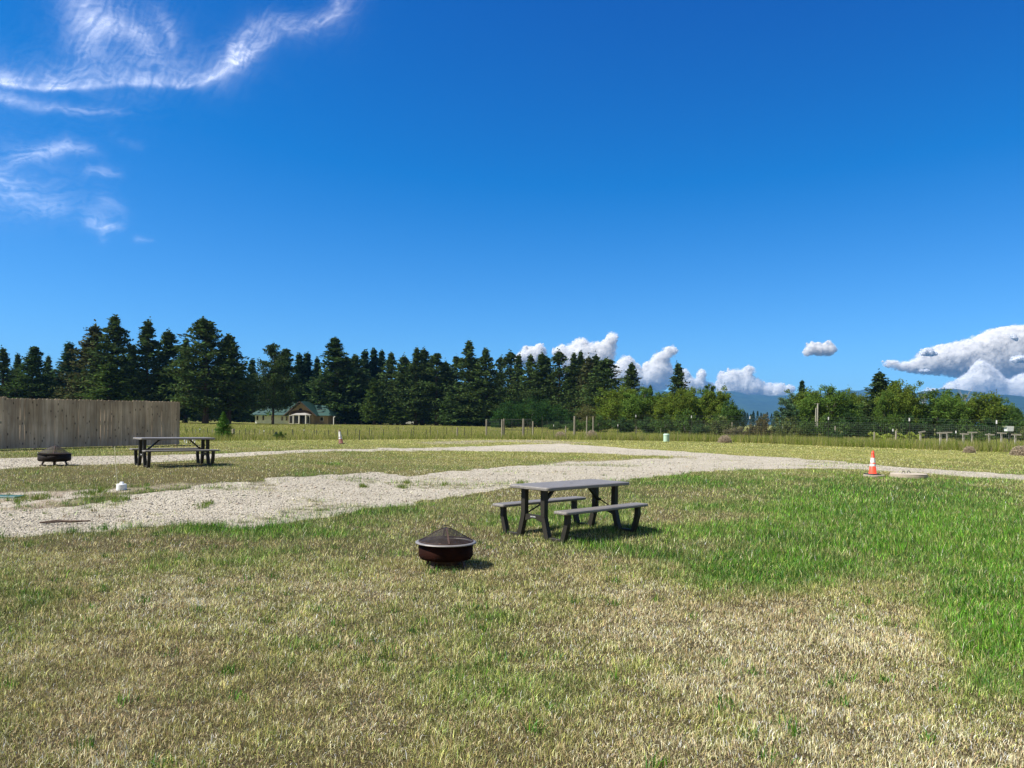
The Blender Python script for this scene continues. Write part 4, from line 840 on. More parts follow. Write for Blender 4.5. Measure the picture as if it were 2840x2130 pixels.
# x, top, crown width (photo px), depth, prototype, label
CON = [(4, 968, 75, 172, 1, 'dark pine cut by the left edge of the picture'), (-70, 985, 100, 180, 0, 'pine just outside the left edge'), (88, 963, 110, 170, 6, 'broad rounded dark pine, second from the left edge'), (133, 990, 60, 205, 1, 'small far pine top behind the left pines'), (44, 985, 50, 205, 4, 'thin far pine peeking between the two leftmost pines'),
    (185, 955, 95, 190, 4, 'feathery fir left of the tall brown tinged pine'), (256, 902, 120, 172, 7, 'tall brown tinged pine left of the tallest pine'), (311, 880, 130, 170, 0, 'tallest pine of the left clump with a ragged top'), (302, 1008, 125, 150, 8, 'short bright green young pine in front of the tallest pine'),
    (408, 892, 110, 174, 1, 'tall slender pine right of the tallest pine'), (461, 918, 100, 180, 2, 'medium tall pine above the end of the wooden fence'), (513, 943, 75, 190, 1, 'short pine left of the great pointed pine'), (568, 887, 150, 168, 3, 'great pointed pine above the far picnic table'), (634, 932, 125, 170, 0, 'wide dark pine right of the great pointed pine'),
    (699, 1000, 60, 225, 4, 'small far spruce top left of the house pine'), (786, 970, 110, 205, 6, 'dense pine rising behind the house pine on its right'), (826, 985, 70, 215, 4, 'narrow spruce above the house roof'), (852, 982, 70, 218, 4, 'narrow spruce just right of the one above the roof'), (878, 997, 55, 235, 4, 'smallest far spruce above the house gable'),
    (929, 940, 135, 205, 6, 'tall stepped fir right of the house'), (958, 990, 80, 215, 2, 'pine pressed against the right side of the tall stepped fir'), (985, 987, 95, 210, 0, 'blunt dark pine right of the tall stepped fir'), (1011, 976, 75, 225, 4, 'first of the three pale far spruces right of the fir'), (1034, 972, 70, 228, 4, 'second of the three pale far spruces, slightly the tallest'),
    (1054, 976, 60, 230, 4, 'third of the three pale far spruces'), (1084, 981, 85, 212, 0, 'bushy pine left of the low pale green pine'), (1117, 988, 75, 208, 2, 'slim pine above the storage box'), (1152, 968, 80, 206, 1, 'left one of the twin topped pines in the middle'), (1171, 968, 75, 210, 2, 'right one of the twin topped pines in the middle'),
    (1100, 1115, 60, 196, 8, 'low pale green pine by the storage box'), (1036, 1050, 55, 196, 8, 'slim bright green pine standing before the dark wood'), (1209, 983, 80, 206, 5, 'sparse topped pine right of the twin tops'), (1232, 1003, 70, 212, 2, 'low shouldered pine right of the sparse one'), (1263, 992, 65, 208, 5, 'thin pine left of the tall middle pine'),
    (1299, 949, 95, 200, 1, 'tallest middle pine, straight with a narrow top'), (1346, 970, 90, 198, 0, 'broad pine right of the tallest middle pine'), (1386, 994, 55, 225, 5, 'see-through far pine left of the white cloud'), (1414, 980, 70, 210, 5, 'open crowned pine below the leftmost puffy cloud'), (1438, 986, 60, 206, 1, 'thin topped pine below the leftmost cloud'),
    (1470, 987, 75, 200, 0, 'dense pine at the cloud gap'), (1499, 980, 70, 198, 2, 'smooth sided pine right of the cloud gap'), (1516, 990, 60, 202, 2, 'pine half merged with the smooth sided one'), (1548, 978, 70, 196, 5, 'tufted see-through pine before the big cloud'), (1588, 982, 75, 194, 1, 'left pine of the cluster under the tall cloud'),
    (1606, 977, 70, 198, 0, 'middle tallest pine of the cluster under the tall cloud'), (1628, 990, 75, 192, 7, 'brown tinged pine in the cluster under the tall cloud'), (1649, 985, 65, 194, 2, 'pointed pine in the cluster under the tall cloud'), (1676, 996, 115, 186, 3, 'spreading pine with long right branches at the end of the wood'), (1748, 1010, 76, 165, 0, 'lone pine before the clouds, left of the willows gap'),
    (1877, 1010, 76, 160, 1, 'lone tall pine above the willows, right one of the two'), (2221, 1058, 46, 150, 4, 'small dark spruce tip left of the big willow'), (2437, 1033, 84, 118, 2, 'dark pine standing among the willows on the right'), (2657, 1094, 34, 130, 4, 'small dark fir between the right hand willows'), (1803, 1072, 36, 150, 4, 'little spruce tip behind the middle willows'),
    (560, 1010, 90, 230, 6, 'far dark filler pine behind the great pointed pine'), (360, 960, 100, 225, 6, 'far dark pine filling the gap right of the tallest pine'), (220, 1000, 90, 220, 6, 'far dark pine behind the brown tinged pine'), (660, 1010, 90, 228, 6, 'far pine between the wide dark pine and the house pine'), (905, 1030, 90, 235, 6, 'far pine behind the house gable'),
    (1130, 1010, 90, 232, 6, 'far pine behind the storage box'), (1190, 1015, 90, 230, 6, 'far pine behind the twin topped pines'), (1240, 1030, 90, 230, 6, 'far pine behind the thin pines in the middle'), (1320, 1010, 90, 225, 6, 'far pine behind the tallest middle pine'), (1380, 1045, 90, 222, 6, 'far pine behind the see-through pine'),
    (1425, 1050, 90, 215, 6, 'far pine behind the open crowned pine'), (1480, 1030, 90, 215, 6, 'far pine behind the dense pine at the cloud gap'), (1530, 1040, 90, 215, 6, 'far pine below the tufted see-through pine'), (1575, 1050, 90, 210, 6, 'far pine low behind the cluster on its left'), (1635, 1045, 100, 205, 6, 'far pine low behind the cluster on its right'),
    (760, 1010, 90, 235, 6, 'far pine directly behind the house pine'), (830, 1045, 120, 226, 6, 'bushy pine right behind the house roof'), (960, 1060, 110, 222, 6, 'low bushy pine beside the stepped fir'), (1720, 1085, 80, 190, 6, 'low pine behind the leftmost willow'), (1780, 1095, 70, 195, 6, 'low pine between the two lone pines'),
    (40, 1040, 110, 178, 6, 'low bushy pine behind the boards at the far left'), (130, 1040, 120, 185, 6, 'low bushy pine behind the second broad pine'), (440, 1020, 120, 182, 6, 'low bushy pine behind the fence end'), (1265, 1060, 90, 200, 6, 'low dark pine left of the tallest middle pine'), (1000, 1080, 90, 208, 6, 'low dark pine under the blunt pine'), (1350, 1060, 90, 200, 6, 'low dark pine right of the tallest middle pine')]
for px, tp, wpx, Y, i, lb in CON:
    o, ch, pw = PT[i]; b = GD(px, Y, -.1); H = ztt(px, tp, b)-b.z; W_ = wpx/F*Y*1.78
    place(o, ch, b, H, W_, lb, 'pine tree' if i not in (4,) else 'spruce tree', 'conifers of the dark wood along the field', 20., pw)
# the single pine before the house: long bare trunk
hp = conifer(333, 20., W=13.5, bare=.22, gap=.12, shape=.62, tone=(.045, .070, .024)); b = GD(757, 178, -.1); H = ztt(757, 957, b)-b.z; hp.location = b; hp.scale = (1.02, 1.02, H/20); hp.rotation_euler = (0, 0, 1.)
tag(hp, 'broad tall pine with a bare lower trunk standing in front of the house', 'pine tree')
# small spruces in the near field
YS = conifer(401, 20., W=11, bare=.01, gap=.0, shape=1.0, tone=(.08, .17, .035), tip=.3, dens_=1.3)
b = G(619, 1219); H = ztt(619, 1143, b)-b.z; YS.location = b; YS.scale = (H*.85/11,)*2+(H/20,); tag(YS, 'small bright green young spruce right of the wooden fence', 'spruce tree')
BS = conifer(402, 20., W=16, bare=.01, gap=.0, shape=.8, tone=(.05, .09, .095), tip=.2); b = G(766, 1218); H = ztt(766, 1197, b)-b.z; BS.location = b; BS.scale = (22/F*b.y/16,)*2+(H/20,); tag(BS, 'tiny blue spruce in the meadow below the house', 'spruce tree')
# far wood behind everything, reads as one mass
def wood():
    C = []; K = []; r = np.random.default_rng(5)
    for i in range(170):
        Y = r.uniform(245, 300); px = r.uniform(-300, 1680); H = r.uniform(12, 17)*(1-.25*(px > 1250)); b = GD(px, Y); W_ = r.uniform(5, 8); n = 700
        u = r.random(n)**.8; rad = W_/2*(1-u)**.8*np.sqrt(r.random(n)); a = r.uniform(0, 6.28, n); C.append(np.stack([b.x+rad*np.cos(a), b.y+rad*np.sin(a), b.z+u*H], 1)); K.append(np.full(n, r.uniform(.7, 1.2)))
    C = np.concatenate(C); K = np.concatenate(K)[:, None]; tag(leaf_mesh('far_wood', C, 1.3, np.array([[.018, .036, .020]])*K, NEEDLE), 'mass of dark conifers deep in the wood', kind='stuff')
    C = []
    for i in range(240):
        Y = r.uniform(560, 680); px = r.uniform(1700, 2900); H = r.uniform(9, 12.5); b = GD(px, Y); n = 150; u = r.random(n)**.8; rad = 2.6*(1-u)**.8*np.sqrt(r.random(n)); a = r.uniform(0, 6.28, n); C.append(np.stack([b.x+rad*np.cos(a), b.y+rad*np.sin(a), b.z+u*H], 1))
    C = np.concatenate(C); tag(leaf_mesh('distant_tree_line', C, 1.6, np.full((len(C), 3), 1.)*np.array([[.03, .055, .035]]), NEEDLE), 'distant dark tree line at the foot of the blue hills', kind='stuff')
wood()
def broad(name, lobes, n, size, tone, trunk=None, m=LEAF, stems=None, shell=.72, tonevar=.25, limb=True):
    """leafy crown from ellipsoid lobes (x,y,z,rx,ry,rz), local coordinates"""
    r = RNG; vol = np.array([l[3]*l[4]*l[5] for l in lobes])**.7; cnt = (n*vol/vol.sum()).astype(int)+20; C = []; K = []
    for (x, y, z, rx, ry, rz), q in zip(lobes, cnt):
        # sub-clumps over each lobe
        ns = max(8, q//90); sd = r.normal(size=(ns, 3)); sd /= np.linalg.norm(sd, axis=1)[:, None]; sr_ = r.uniform(shell*.7, 1.02, ns)
        cc = sd*sr_[:, None]; pick = r.integers(0, ns, q); loc = cc[pick]+r.normal(0, .17, (q, 3)); kk = r.uniform(1-tonevar, 1+tonevar, ns)[pick]
        C.append(loc*np.array([rx, ry, rz])+np.array([x, y, z])); K.append(kk)
    C = np.concatenate(C); K = np.concatenate(K)[:, None]; C[:, 2] = np.maximum(C[:, 2], .05); N = len(C)
    t = empty(name, (0, 0, 0)); col = np.array([tone])*K*r.uniform(.65, 1.35, (N, 1))*(1+r.normal(0, .07, (N, 3)))
    if trunk:
        mb = MB(); top = max(l[2] for l in lobes); mb.tube([(0, 0, -.2), (.1, 0, top*.35), (-.1, .1, top*.8)], [trunk, trunk*.8, trunk*.3], 7)
        for l in lobes: mb.tube([(0, 0, top*.25), (l[0]*.5, l[1]*.5, l[2]*.75), (l[0], l[1], l[2])], [trunk*.5, trunk*.35, trunk*.12], 5, False)
        mb.build('trunk', BARKG, t)
    else:
        mb = MB()
        for l in lobes: mb.tube([(l[0]*.2, l[1]*.2, -.1), (l[0]*.7, l[1]*.7, l[2]*.7), (l[0], l[1], l[2])], [.04, .03, .01], 4, False)
        mb.build('stems', BARKG, t)
    leaf_mesh('crown', C, size, np.clip(col, .004, 1), m, t); return t
def willow(seed, H, W, tone, n=15000, size=.34, drop=1., name='willow_tree'):
    rr = random.Random(seed); L = []
    for i in range(11):
        a = rr.uniform(0, 6.28); q = rr.uniform(.1, .66)*W/2; z = H*rr.uniform(.34, .74); s = rr.uniform(.24, .36)*W/2*1.25; L.append((q*math.cos(a), q*math.sin(a), z, s, s, s*rr.uniform(.8, 1.25)))
    L.append((0, 0, H*.80, W*.20, W*.20, H*.19)); L.append((rr.uniform(-.2, .2)*W, 0, H*.76, W*.15, W*.15, H*.17)); L.append((0, 0, H*.45, W*.40, W*.36, H*.30))
    for s in (-1, 1): L.append((s*W*.34, 0, H*.30, W*.17, W*.2, H*.24))
    return broad(name, L, n, size, tone, H*.025)
WT = []
OLIVE = (.140, .195, .030); OLIVE2 = (.105, .175, .032); MIDG = (.08, .145, .034)
for i, (tn, W_) in enumerate([(OLIVE, 9), (OLIVE2, 8), (OLIVE, 7), (MIDG, 8)]):
    o = willow(50+i, 9., W_, tn); WT.append((o, kids(o), W_))
WIL = [(1722, 1080, 125, 128, 0, 'olive green willow next to the end of the pine wood'), (1787, 1082, 105, 126, 1, 'willow with a ragged top under the first lone pine'), (1842, 1100, 90, 124, 2, 'narrow willow between the two lone pines'), (1900, 1082, 110, 122, 0, 'willow just below the second lone pine'),
    (1952, 1086, 85, 121, 1, 'willow right of the second lone pine'), (1990, 1085, 85, 118, 2, 'tall willow before the blue hill gap'), (2022, 1118, 62, 114, 3, 'low outer willow at the left of the blue hill gap'), (2236, 1085, 110, 116, 0, 'left half of the big willow clump right of the gap'), (2296, 1078, 120, 114, 1, 'tallest willow of the clump behind the utility poles'),
    (2340, 1100, 80, 117, 3, 'willow at the right end of the clump behind the poles'), (2362, 1090, 55, 124, 2, 'thin airy tree right of the utility poles'), (2395, 1100, 70, 122, 0, 'small airy willow left of the dark pine'), (2495, 1064, 105, 112, 0, 'tall willow right of the dark pine'), (2462, 1095, 60, 110, 1, 'low willow lobe touching the dark pine'),
    (2535, 1110, 70, 112, 3, 'shaded willow right of the tall willow'), (2600, 1087, 120, 112, 1, 'rounded willow in the middle of the right group'), (2640, 1100, 90, 114, 0, 'willow left of the dead grey tree'), (2732, 1094, 110, 110, 0, 'large willow second from the right edge'), (2775, 1110, 70, 112, 1, 'willow lobe right of the large right willow'),
    (2812, 1137, 60, 108, 3, 'pale low willow near the right edge'), (2850, 1160, 70, 104, 3, 'low pale bush tree at the right edge')]
for px, tp, wpx, Y, i, lb in WIL:
    o, ch, pw = WT[i]; b = GD(px, Y, -.1); H = ztt(px, tp, b)-b.z; place(o, ch, b, H*1.13, wpx/F*Y*1.4, lb, 'willow tree', 'olive green willows on the right', 9., pw)
# tufts standing above the willows, poplar, dead tree, bushes
def special(px, tp, base_px, Y, lobes, n, size, tone, label, cat, name, trunk=.12, **k):
    b = GD(px, Y, -.1); H = ztt(px, tp, b)-b.z; o = broad(name, [(l[0]*H, l[1]*H, l[2]*H, l[3]*H, l[4]*H, l[5]*H) for l in lobes], n, size, tone, trunk, **k); o.location = b; tag(o, label, cat); return o
special(1966, 1064, 0, 122, [(0, 0, .92, .09, .09, .07), (.05, 0, .84, .05, .05, .05)], 900, .26, MIDG, 'thin stalk tree with a small tuft above the willows', 'tree', 'slender_tree', .08)
special(2478, 1056, 0, 116, [(0, 0, .93, .09, .08, .06), (-.06, 0, .86, .06, .06, .05)], 900, .26, MIDG, 'leafy tuft leaning above the tall right willow', 'tree', 'slender_tree', .08)
special(2178, 1090, 0, 110, [(0, 0, .82, .15, .15, .16), (.08, 0, .62, .2, .2, .17), (-.12, 0, .5, .15, .15, .14), (.05, 0, .35, .26, .22, .2), (-.1, 0, .2, .2, .2, .2)], 5000, .30, (.10, .17, .095), 'blue green poplar on the right side of the hill gap', 'poplar tree', 'poplar_tree', .12)
special(1470, 1106, 0, 165, [(-.5, 0, .45, .55, .5, .42), (.1, 0, .55, .6, .5, .45), (.65, 0, .48, .5, .5, .42), (1.1, 0, .35, .4, .4, .34), (-.9, 0, .3, .4, .4, .3)], 14000, .40, (.038, .085, .022), 'wide round dark green bush in front of the pine wood', 'bush', 'broad_bush', .15)
special(1630, 1120, 0, 130, [(0, 0, .62, .42, .4, .36), (.2, 0, .3, .5, .4, .3), (-.15, 0, .3, .4, .4, .3)], 4000, .24, (.13, .135, .05), 'rusty green round shrub behind the thick fence post', 'shrub', 'round_shrub', .08)
for px, lb in ((2675, 'bare grey dead tree between the right hand willows'), (2560, 'bare grey twiggy tree behind the shaded willow')):
    b = GD(px, 115); H = ztt(px, 1100, b)-b.z; t = empty('dead_tree', b, 0, lb, 'dead tree', 'dead grey trees'); m = MB(); rr = random.Random(px); m.tube([(0, 0, 0), (.1, 0, H*.5), (0, .1, H*.9)], [.16, .1, .02], 6)
    for k in range(34):
        z = H*rr.uniform(.3, .95); a = rr.uniform(0, 6.28); l = rr.uniform(.5, 1.5); m.tube([(0, 0, z), (l*.5*math.cos(a), l*.5*math.sin(a), z+l*.7), (l*.8*math.cos(a), l*.8*math.sin(a), z+l*1.3)], [.035, .022, .008], 4, False)
    m.build('trunk', mat('dead_wood', (.30, .27, .22), .9), t)
SH = []
def shrubp(seed, tone, spiky=False):
    rr = random.Random(seed); L = [(rr.uniform(-.8, .8), rr.uniform(-.5, .5), rr.uniform(.4, 1.1), rr.uniform(.45, .8), .6, rr.uniform(.4, .75)) for _ in range(6)]+[(0, 0, 1.25, .6, .6, .6), (0, 0, .45, 1.2, .8, .5)]
    return broad('shrub', L, 3200, .17, tone)
for i, tn in enumerate([(.075, .13, .03), (.12, .15, .045), (.14, .125, .06), (.17, .155, .09), (.05, .095, .03)]):
    o = shrubp(70+i, tn); SH.append((o, kids(o)))
SHR = [(1660, 1152, 90, 112, 0, 'low green shrub below the leftmost willow'), (1720, 1160, 90, 108, 4, 'dark low shrub in the willow row'), (1790, 1160, 90, 100, 4, 'dark hedge shrub behind the meadow posts'), (1850, 1150, 80, 98, 0, 'green shrub behind the utility pedestal'), (1912, 1138, 95, 92, 0, 'big fresh green shrub left of the twiggy one'),
    (1985, 1150, 100, 90, 1, 'pale twiggy upright shrub left of the hill gap'), (1948, 1178, 70, 88, 4, 'low dark shrub at the foot of the twiggy one'), (2040, 1180, 70, 88, 3, 'faded tan shrub under the distant tree line'), (2085, 1178, 70, 90, 2, 'reddish tan shrub in the hill gap'), (2118, 1152, 62, 86, 2, 'rusty speckled shrub in the hill gap'), (2150, 1172, 60, 88, 1, 'low olive shrub left of the poplar'),
    (2190, 1155, 85, 90, 1, 'olive shrub at the foot of the poplar'), (2235, 1165, 80, 90, 0, 'green shrub below the utility poles'), (2290, 1150, 95, 92, 0, 'broad green shrub behind the plain wooden post'), (2350, 1150, 90, 94, 4, 'dark shrub right of the utility poles'), (2405, 1165, 90, 96, 4, 'dark shrub below the dark pine'),
    (2455, 1160, 80, 94, 0, 'shrub below the low willow lobe'), (2515, 1155, 80, 94, 4, 'shaded shrub behind the grape vines'), (2565, 1162, 85, 94, 4, 'dark shrub left of the trellis posts'), (2620, 1165, 85, 94, 4, 'dark shrub behind the first trellis posts'), (2680, 1162, 90, 94, 0, 'shrub behind the highest cross-arm'), (2740, 1165, 90, 92, 4, 'dark shrub behind the right trellis posts'),
    (2700, 1190, 90, 72, 0, 'low green shrub among the back trellis posts'), (2800, 1170, 80, 90, 4, 'dark shrub behind the white feeder box'), (2850, 1180, 80, 86, 1, 'olive shrub at the right edge of the picture'), (2310, 1195, 60, 78, 4, 'small dark shrub by the plain wooden post'), (1600, 1165, 60, 120, 0, 'small green shrub right of the shed'), (1545, 1170, 60, 140, 0, 'yellow green small shrub left of the shed'),
    (779, 1196, 34, 0, 0, 'loose green shrub beside the tiny blue spruce')]
for px, tp, wpx, Y, i, lb in SHR:
    o, ch = SH[i]; b = GD(px, Y, -.1) if Y else G(px, 1220); H = ztt(px, tp, b)-b.z; place(o, ch, b, H, wpx/F*b.y, lb, 'shrub', 'shrubs along the far side of the fences', 1.75, 2.6)
# grape vines
vp = broad('grape_vine', [(-.9, 0, .75, .5, .4, .45), (0, 0, .8, .55, .4, .5), (.8, 0, .65, .5, .4, .42), (-.3, 0, .4, .9, .4, .35)], 1500, .20, (.34, .40, .08)); vk = kids(vp)
for k, (px, tp, wpx, bs, lb) in enumerate([(2442, 1194, 66, 1230, 'largest yellow green grape vine behind the deer fence'), (2506, 1198, 40, 1224, 'middle yellow green grape vine right of the stump post'), (2540, 1194, 42, 1226, 'grape vine beside the tilted trellis arm')]):
    b = G(px, bs); H = ztt(px, tp, b)-b.z; place(vp, vk, b, H, wpx/F*b.y, lb, 'grape vine', 'yellow green grape vines', 1.35, 2.7, 0)
# dry round bushes in the fence line
def dry(seed):
    r = np.random.default_rng(seed); n = 2600; a = r.normal(size=(n, 3)); a /= np.linalg.norm(a, axis=1)[:, None]; a[:, 2] = np.abs(a[:, 2]); C = a*(r.random((n, 1))**.45)*np.array([[1, 1, 1.15]])
    t = empty('dry_bush', (0, 0, 0)); m = MB()
    for k in range(26):
        v = Vector(a[k]); m.tube([(0, 0, 0), v*.5, v*.95], [.03, .02, .008], 3, False)
    m.build('stems', BARKG, t); leaf_mesh('twigs', C, .16, np.array([[.44, .36, .26]])*r.uniform(.6, 1.3, (n, 1)), LEAF, t); return t
dp = dry(9); dk = kids(dp)
for px, tp, wpx, bs, lb in [(1554, 1196, 38, 1218, 'round dry tan bush left of the thick fence post'), (1641, 1192, 36, 1219, 'round dry tan bush right of the thick fence post'), (2834, 1235, 62, 1264, 'pale dry bush at the right edge by the deer fence'), (2688, 1236, 34, 1256, 'small grey dry bush below the trellis posts'), (2010, 1206, 40, 1228, 'low pinkish dry bush under the twiggy shrub')]:
    b = G(px, bs); H = ztt(px, tp, b)-b.z; place(dp, dk, b, H, wpx/F*b.y, lb, 'dry bush', 'round dry bushes in the fence line', 1.15, 2.)

# ------------------------------------------------------------------ mountains
def mountain(label, pts, Y, depth, tone, seed):
    pts = [(at(px, py, Y).x, at(px, py, Y).z) for px, py in pts]; xs = np.linspace(pts[0][0], pts[-1][0], 420); zr = np.interp(xs, [p[0] for p in pts], [p[1] for p in pts])
    k = np.array([1, 2, 3, 2, 1.]); zr = np.convolve(np.pad(zr, 2, 'edge'), k/k.sum(), 'valid'); zr = zr+(fbm(xs/160, xs*0+seed, 4, seed)-.5)*26
    v = np.concatenate([np.linspace(0, 1, 70), np.linspace(1.03, 1.4, 10)]); X, Vv = np.meshgrid(xs, v); prof = np.where(Vv <= 1, Vv**1.15, 1-(Vv-1)*1.5)
    yy = Y-depth+Vv*depth; spur = (fbm(X/420+Vv*.8, Vv*2.2, 4, seed+4)-.5)*np.sin(np.clip(Vv, 0, 1)*np.pi)*130
    Z = np.maximum(prof*zr[None]+spur+(fbm(X/60, yy/60, 3, seed+9)-.5)*18*(Vv < .97), -20)+(Vv < .02)*-20
    nx = len(xs); n2 = len(v); i = (np.arange(n2-1)[:, None]*nx+np.arange(nx-1)[None]).ravel(); L = np.stack([i, i+1, i+nx+1, i+nx], 1)
    m = mat('forested_slope', tone, .95, var=.35, scale=.006, bump=0, spec=.1); o = mesh_np('mountain', np.stack([X, yy, Z], -1).reshape(-1, 3), np.full(len(L), 4), L, m, smooth=True)
    o['kind'] = 'structure'; o['label'] = label
mountain('far blue forested mountain ridge', [(500, 1150), (1100, 1120), (1500, 1100), (1760, 1090), (1826, 1084), (1900, 1088), (1983, 1087), (2010, 1085), (2034, 1085), (2073, 1095), (2105, 1095), (2125, 1098), (2161, 1096), (2240, 1092), (2300, 1091), (2345, 1079), (2375, 1087), (2405, 1080), (2470, 1082), (2540, 1095), (2700, 1110), (3000, 1120), (3300, 1130)], 8900, 2600, (.022, .042, .026), 3)
mountain('nearer blue forested mountain ridge on the right', [(2250, 1180), (2380, 1130), (2470, 1102), (2534, 1091), (2602, 1081), (2654, 1079), (2673, 1084), (2703, 1086), (2764, 1094), (2840, 1101), (3000, 1112), (3300, 1118)], 6400, 2200, (.016, .034, .020), 8)

# ------------------------------------------------------------------ haze
m = bpy.data.materials.new('air'); m.use_nodes = True; n = m.node_tree; n.nodes.clear(); o = n.nodes.new('ShaderNodeOutputMaterial'); pv = n.nodes.new('ShaderNodeVolumePrincipled')
pv.inputs['Color'].default_value = (.16, .48, .95, 1); pv.inputs['Density'].default_value = .000065; pv.inputs['Anisotropy'].default_value = .0; lnk(n, pv.outputs[0], o.inputs['Volume'])
MB_ = MB(); MB_.box((0, 4700, 225), (19400, 10200, 620)); tag(MB_.build('haze', m), 'thin blue summer haze filling the valley', kind='stuff')

# ------------------------------------------------------------------ clouds
def vapour_mat(name, c, alpha):
    m = bpy.data.materials.new(name); m.use_nodes = True; n = m.node_tree; n.nodes.clear(); o = n.nodes.new('ShaderNodeOutputMaterial'); d = n.nodes.new('ShaderNodeBsdfDiffuse'); t = n.nodes.new('ShaderNodeBsdfTranslucent'); s1 = n.nodes.new('ShaderNodeMixShader')
    d.inputs[0].default_value = (*c, 1); t.inputs[0].default_value = (*c, 1); s1.inputs[0].default_value = .5; lnk(n, d.outputs[0], s1.inputs[1]); lnk(n, t.outputs[0], s1.inputs[2])
    tr = n.nodes.new('ShaderNodeBsdfTransparent'); s2 = n.nodes.new('ShaderNodeMixShader'); s2.inputs[0].default_value = alpha; lnk(n, tr.outputs[0], s2.inputs[1]); lnk(n, s1.outputs[0], s2.inputs[2]); lnk(n, s2.outputs[0], o.inputs[0]); return m
VAP = vapour_mat('cloud_vapour', (.99, .985, .975), .13); VAPD = vapour_mat('shaded_vapour', (.90, .91, .93), .3)
CLD = mat('shaded_cloud', (.90, .91, .93), 1., var=.05, spec=0)
CLM = bpy.data.materials.new('cloud_white'); CLM.use_nodes = True
def _cl():
    n = CLM.node_tree; n.nodes.clear(); o = n.nodes.new('ShaderNodeOutputMaterial'); d = n.nodes.new('ShaderNodeBsdfDiffuse'); t = n.nodes.new('ShaderNodeBsdfTranslucent'); s = n.nodes.new('ShaderNodeMixShader')
    d.inputs[0].default_value = (.99, .985, .975, 1); t.inputs[0].default_value = (.99, .985, .975, 1); s.inputs[0].default_value = .5; lnk(n, d.outputs[0], s.inputs[1]); lnk(n, t.outputs[0], s.inputs[2])
    tr = n.nodes.new('ShaderNodeBsdfTransparent'); s2 = n.nodes.new('ShaderNodeMixShader'); s2.inputs[0].default_value = .24; lnk(n, tr.outputs[0], s2.inputs[1]); lnk(n, s.outputs[0], s2.inputs[2]); lnk(n, s2.outputs[0], o.inputs[0])
_cl()
ico = bmesh.new(); bmesh.ops.create_icosphere(ico, subdivisions=3, radius=1); IV = np.array([v.co for v in ico.verts]); IF = np.array([[v.index for v in f.verts] for f in ico.faces]); ico.free()
def inpoly(P, x, y):
    c = False; j = len(P)-1
    for i in range(len(P)):
        if (P[i][1] > y) != (P[j][1] > y) and x < (P[j][0]-P[i][0])*(y-P[i][1])/(P[j][1]-P[i][1])+P[i][0]: c = not c
        j = i
    return c
def edged(P, x, y):
    b = 1e9
    for i in range(len(P)):
        ax_, ay = P[i]; bx, by = P[(i+1) % len(P)]; ex, ey = bx-ax_, by-ay; L = ex*ex+ey*ey+1e-9; t = max(0, min(1, ((x-ax_)*ex+(y-ay)*ey)/L)); b = min(b, math.hypot(x-ax_-t*ex, y-ay-t*ey))
    return b
def cloud(label, P, D, n=160, rmax=16, rmin=3, seed=0, thick=1.0, flat=1., sx=1., bump=.10):
    rr = random.Random(seed); x0, x1 = min(p[0] for p in P), max(p[0] for p in P); y0, y1 = min(p[1] for p in P), max(p[1] for p in P); Vs, Vb_, Ls = [], [], []; off = 0; k = 0; tries = 0
    while k < n and tries < n*40:
        tries += 1; x, y = rr.uniform(x0, x1), rr.uniform(y0, y1)
        if not inpoly(P, x, y): continue
        e = edged(P, x, y); rad = min(e*1.02+.8, rmax)
        if rad < rmin and rr.random() < .7: continue
        rad *= rr.uniform(.6, 1.0); dep = D+rr.uniform(-.5, .5)*thick*min(e, rmax*2.5)/F*D*1.5
        c = at(x, y, dep); R = rad/F*D
        q = IV*(1+bump*(np.sin(IV[:, :1]*5+k)+np.sin(IV[:, 1:2]*6+k*2)*np.cos(IV[:, 2:]*7+k)))*R; q = q*np.array([[sx, 1, flat]]); Vs.append(q+np.array(c)); q = q*.72+np.array(c); Vb_.append(q); Ls.append(IF.ravel()+off); off += len(IV); k += 1
    L = np.concatenate(Ls); Vb = np.concatenate(Vs); o = mesh_np('cumulus_cloud', np.concatenate(Vb_), np.full(len(L)//3, 3), L, CLM, smooth=True); tag(o, label, 'cloud', 'white puffy clouds low over the hills')
    # vapour: thin see-through flakes hugging the billows
    r = np.random.default_rng(seed); nf = int(n*200); k = r.integers(0, len(Vb), nf); C = Vb[k]; blk = k//len(IV); cen = np.stack([v.mean(0) for v in Vs])[blk]; d = C-cen; R_ = np.linalg.norm(d, axis=1)[:, None]
    C = cen+d*r.uniform(.66, 1.16, (nf, 1))+r.normal(0, .04, (nf, 3))*R_; leaf_mesh('vapour', C, 1., np.ones((nf, 3)), VAP if CLM is not CLD else VAPD, o, scale=np.clip(R_[:, 0]*.55, 3.0/F*D, 14/F*D)*1.2)
A = lambda x, y: (1340+x*.2532, 900+y*.2532)      # crop coordinates
B = lambda x, y: (1800+x*.2441, 880+y*.2441)
Cc = lambda x, y: (2300+x*.2441, 880+y*.2441)
cloud('small puffy cloud just above the middle pines', [A(*p) for p in [(340, 400), (350, 340), (400, 310), (430, 240), (470, 230), (530, 245), (600, 205), (670, 215), (700, 270), (690, 330), (640, 400), (620, 470), (400, 470)]], 15000, 150, 15, 3, 1)
cloud('tall heaped cloud with a peak rising behind the pines', [A(*p) for p in [(750, 300), (770, 250), (860, 220), (950, 235), (985, 170), (1040, 138), (1110, 140), (1150, 190), (1210, 215), (1240, 185), (1280, 200), (1340, 150), (1370, 95), (1430, 78), (1480, 120), (1465, 200), (1470, 280), (1440, 350), (1420, 400), (1500, 480), (1400, 620), (1100, 620), (900, 560), (850, 420), (760, 340)]], 15500, 330, 20, 3, 2)
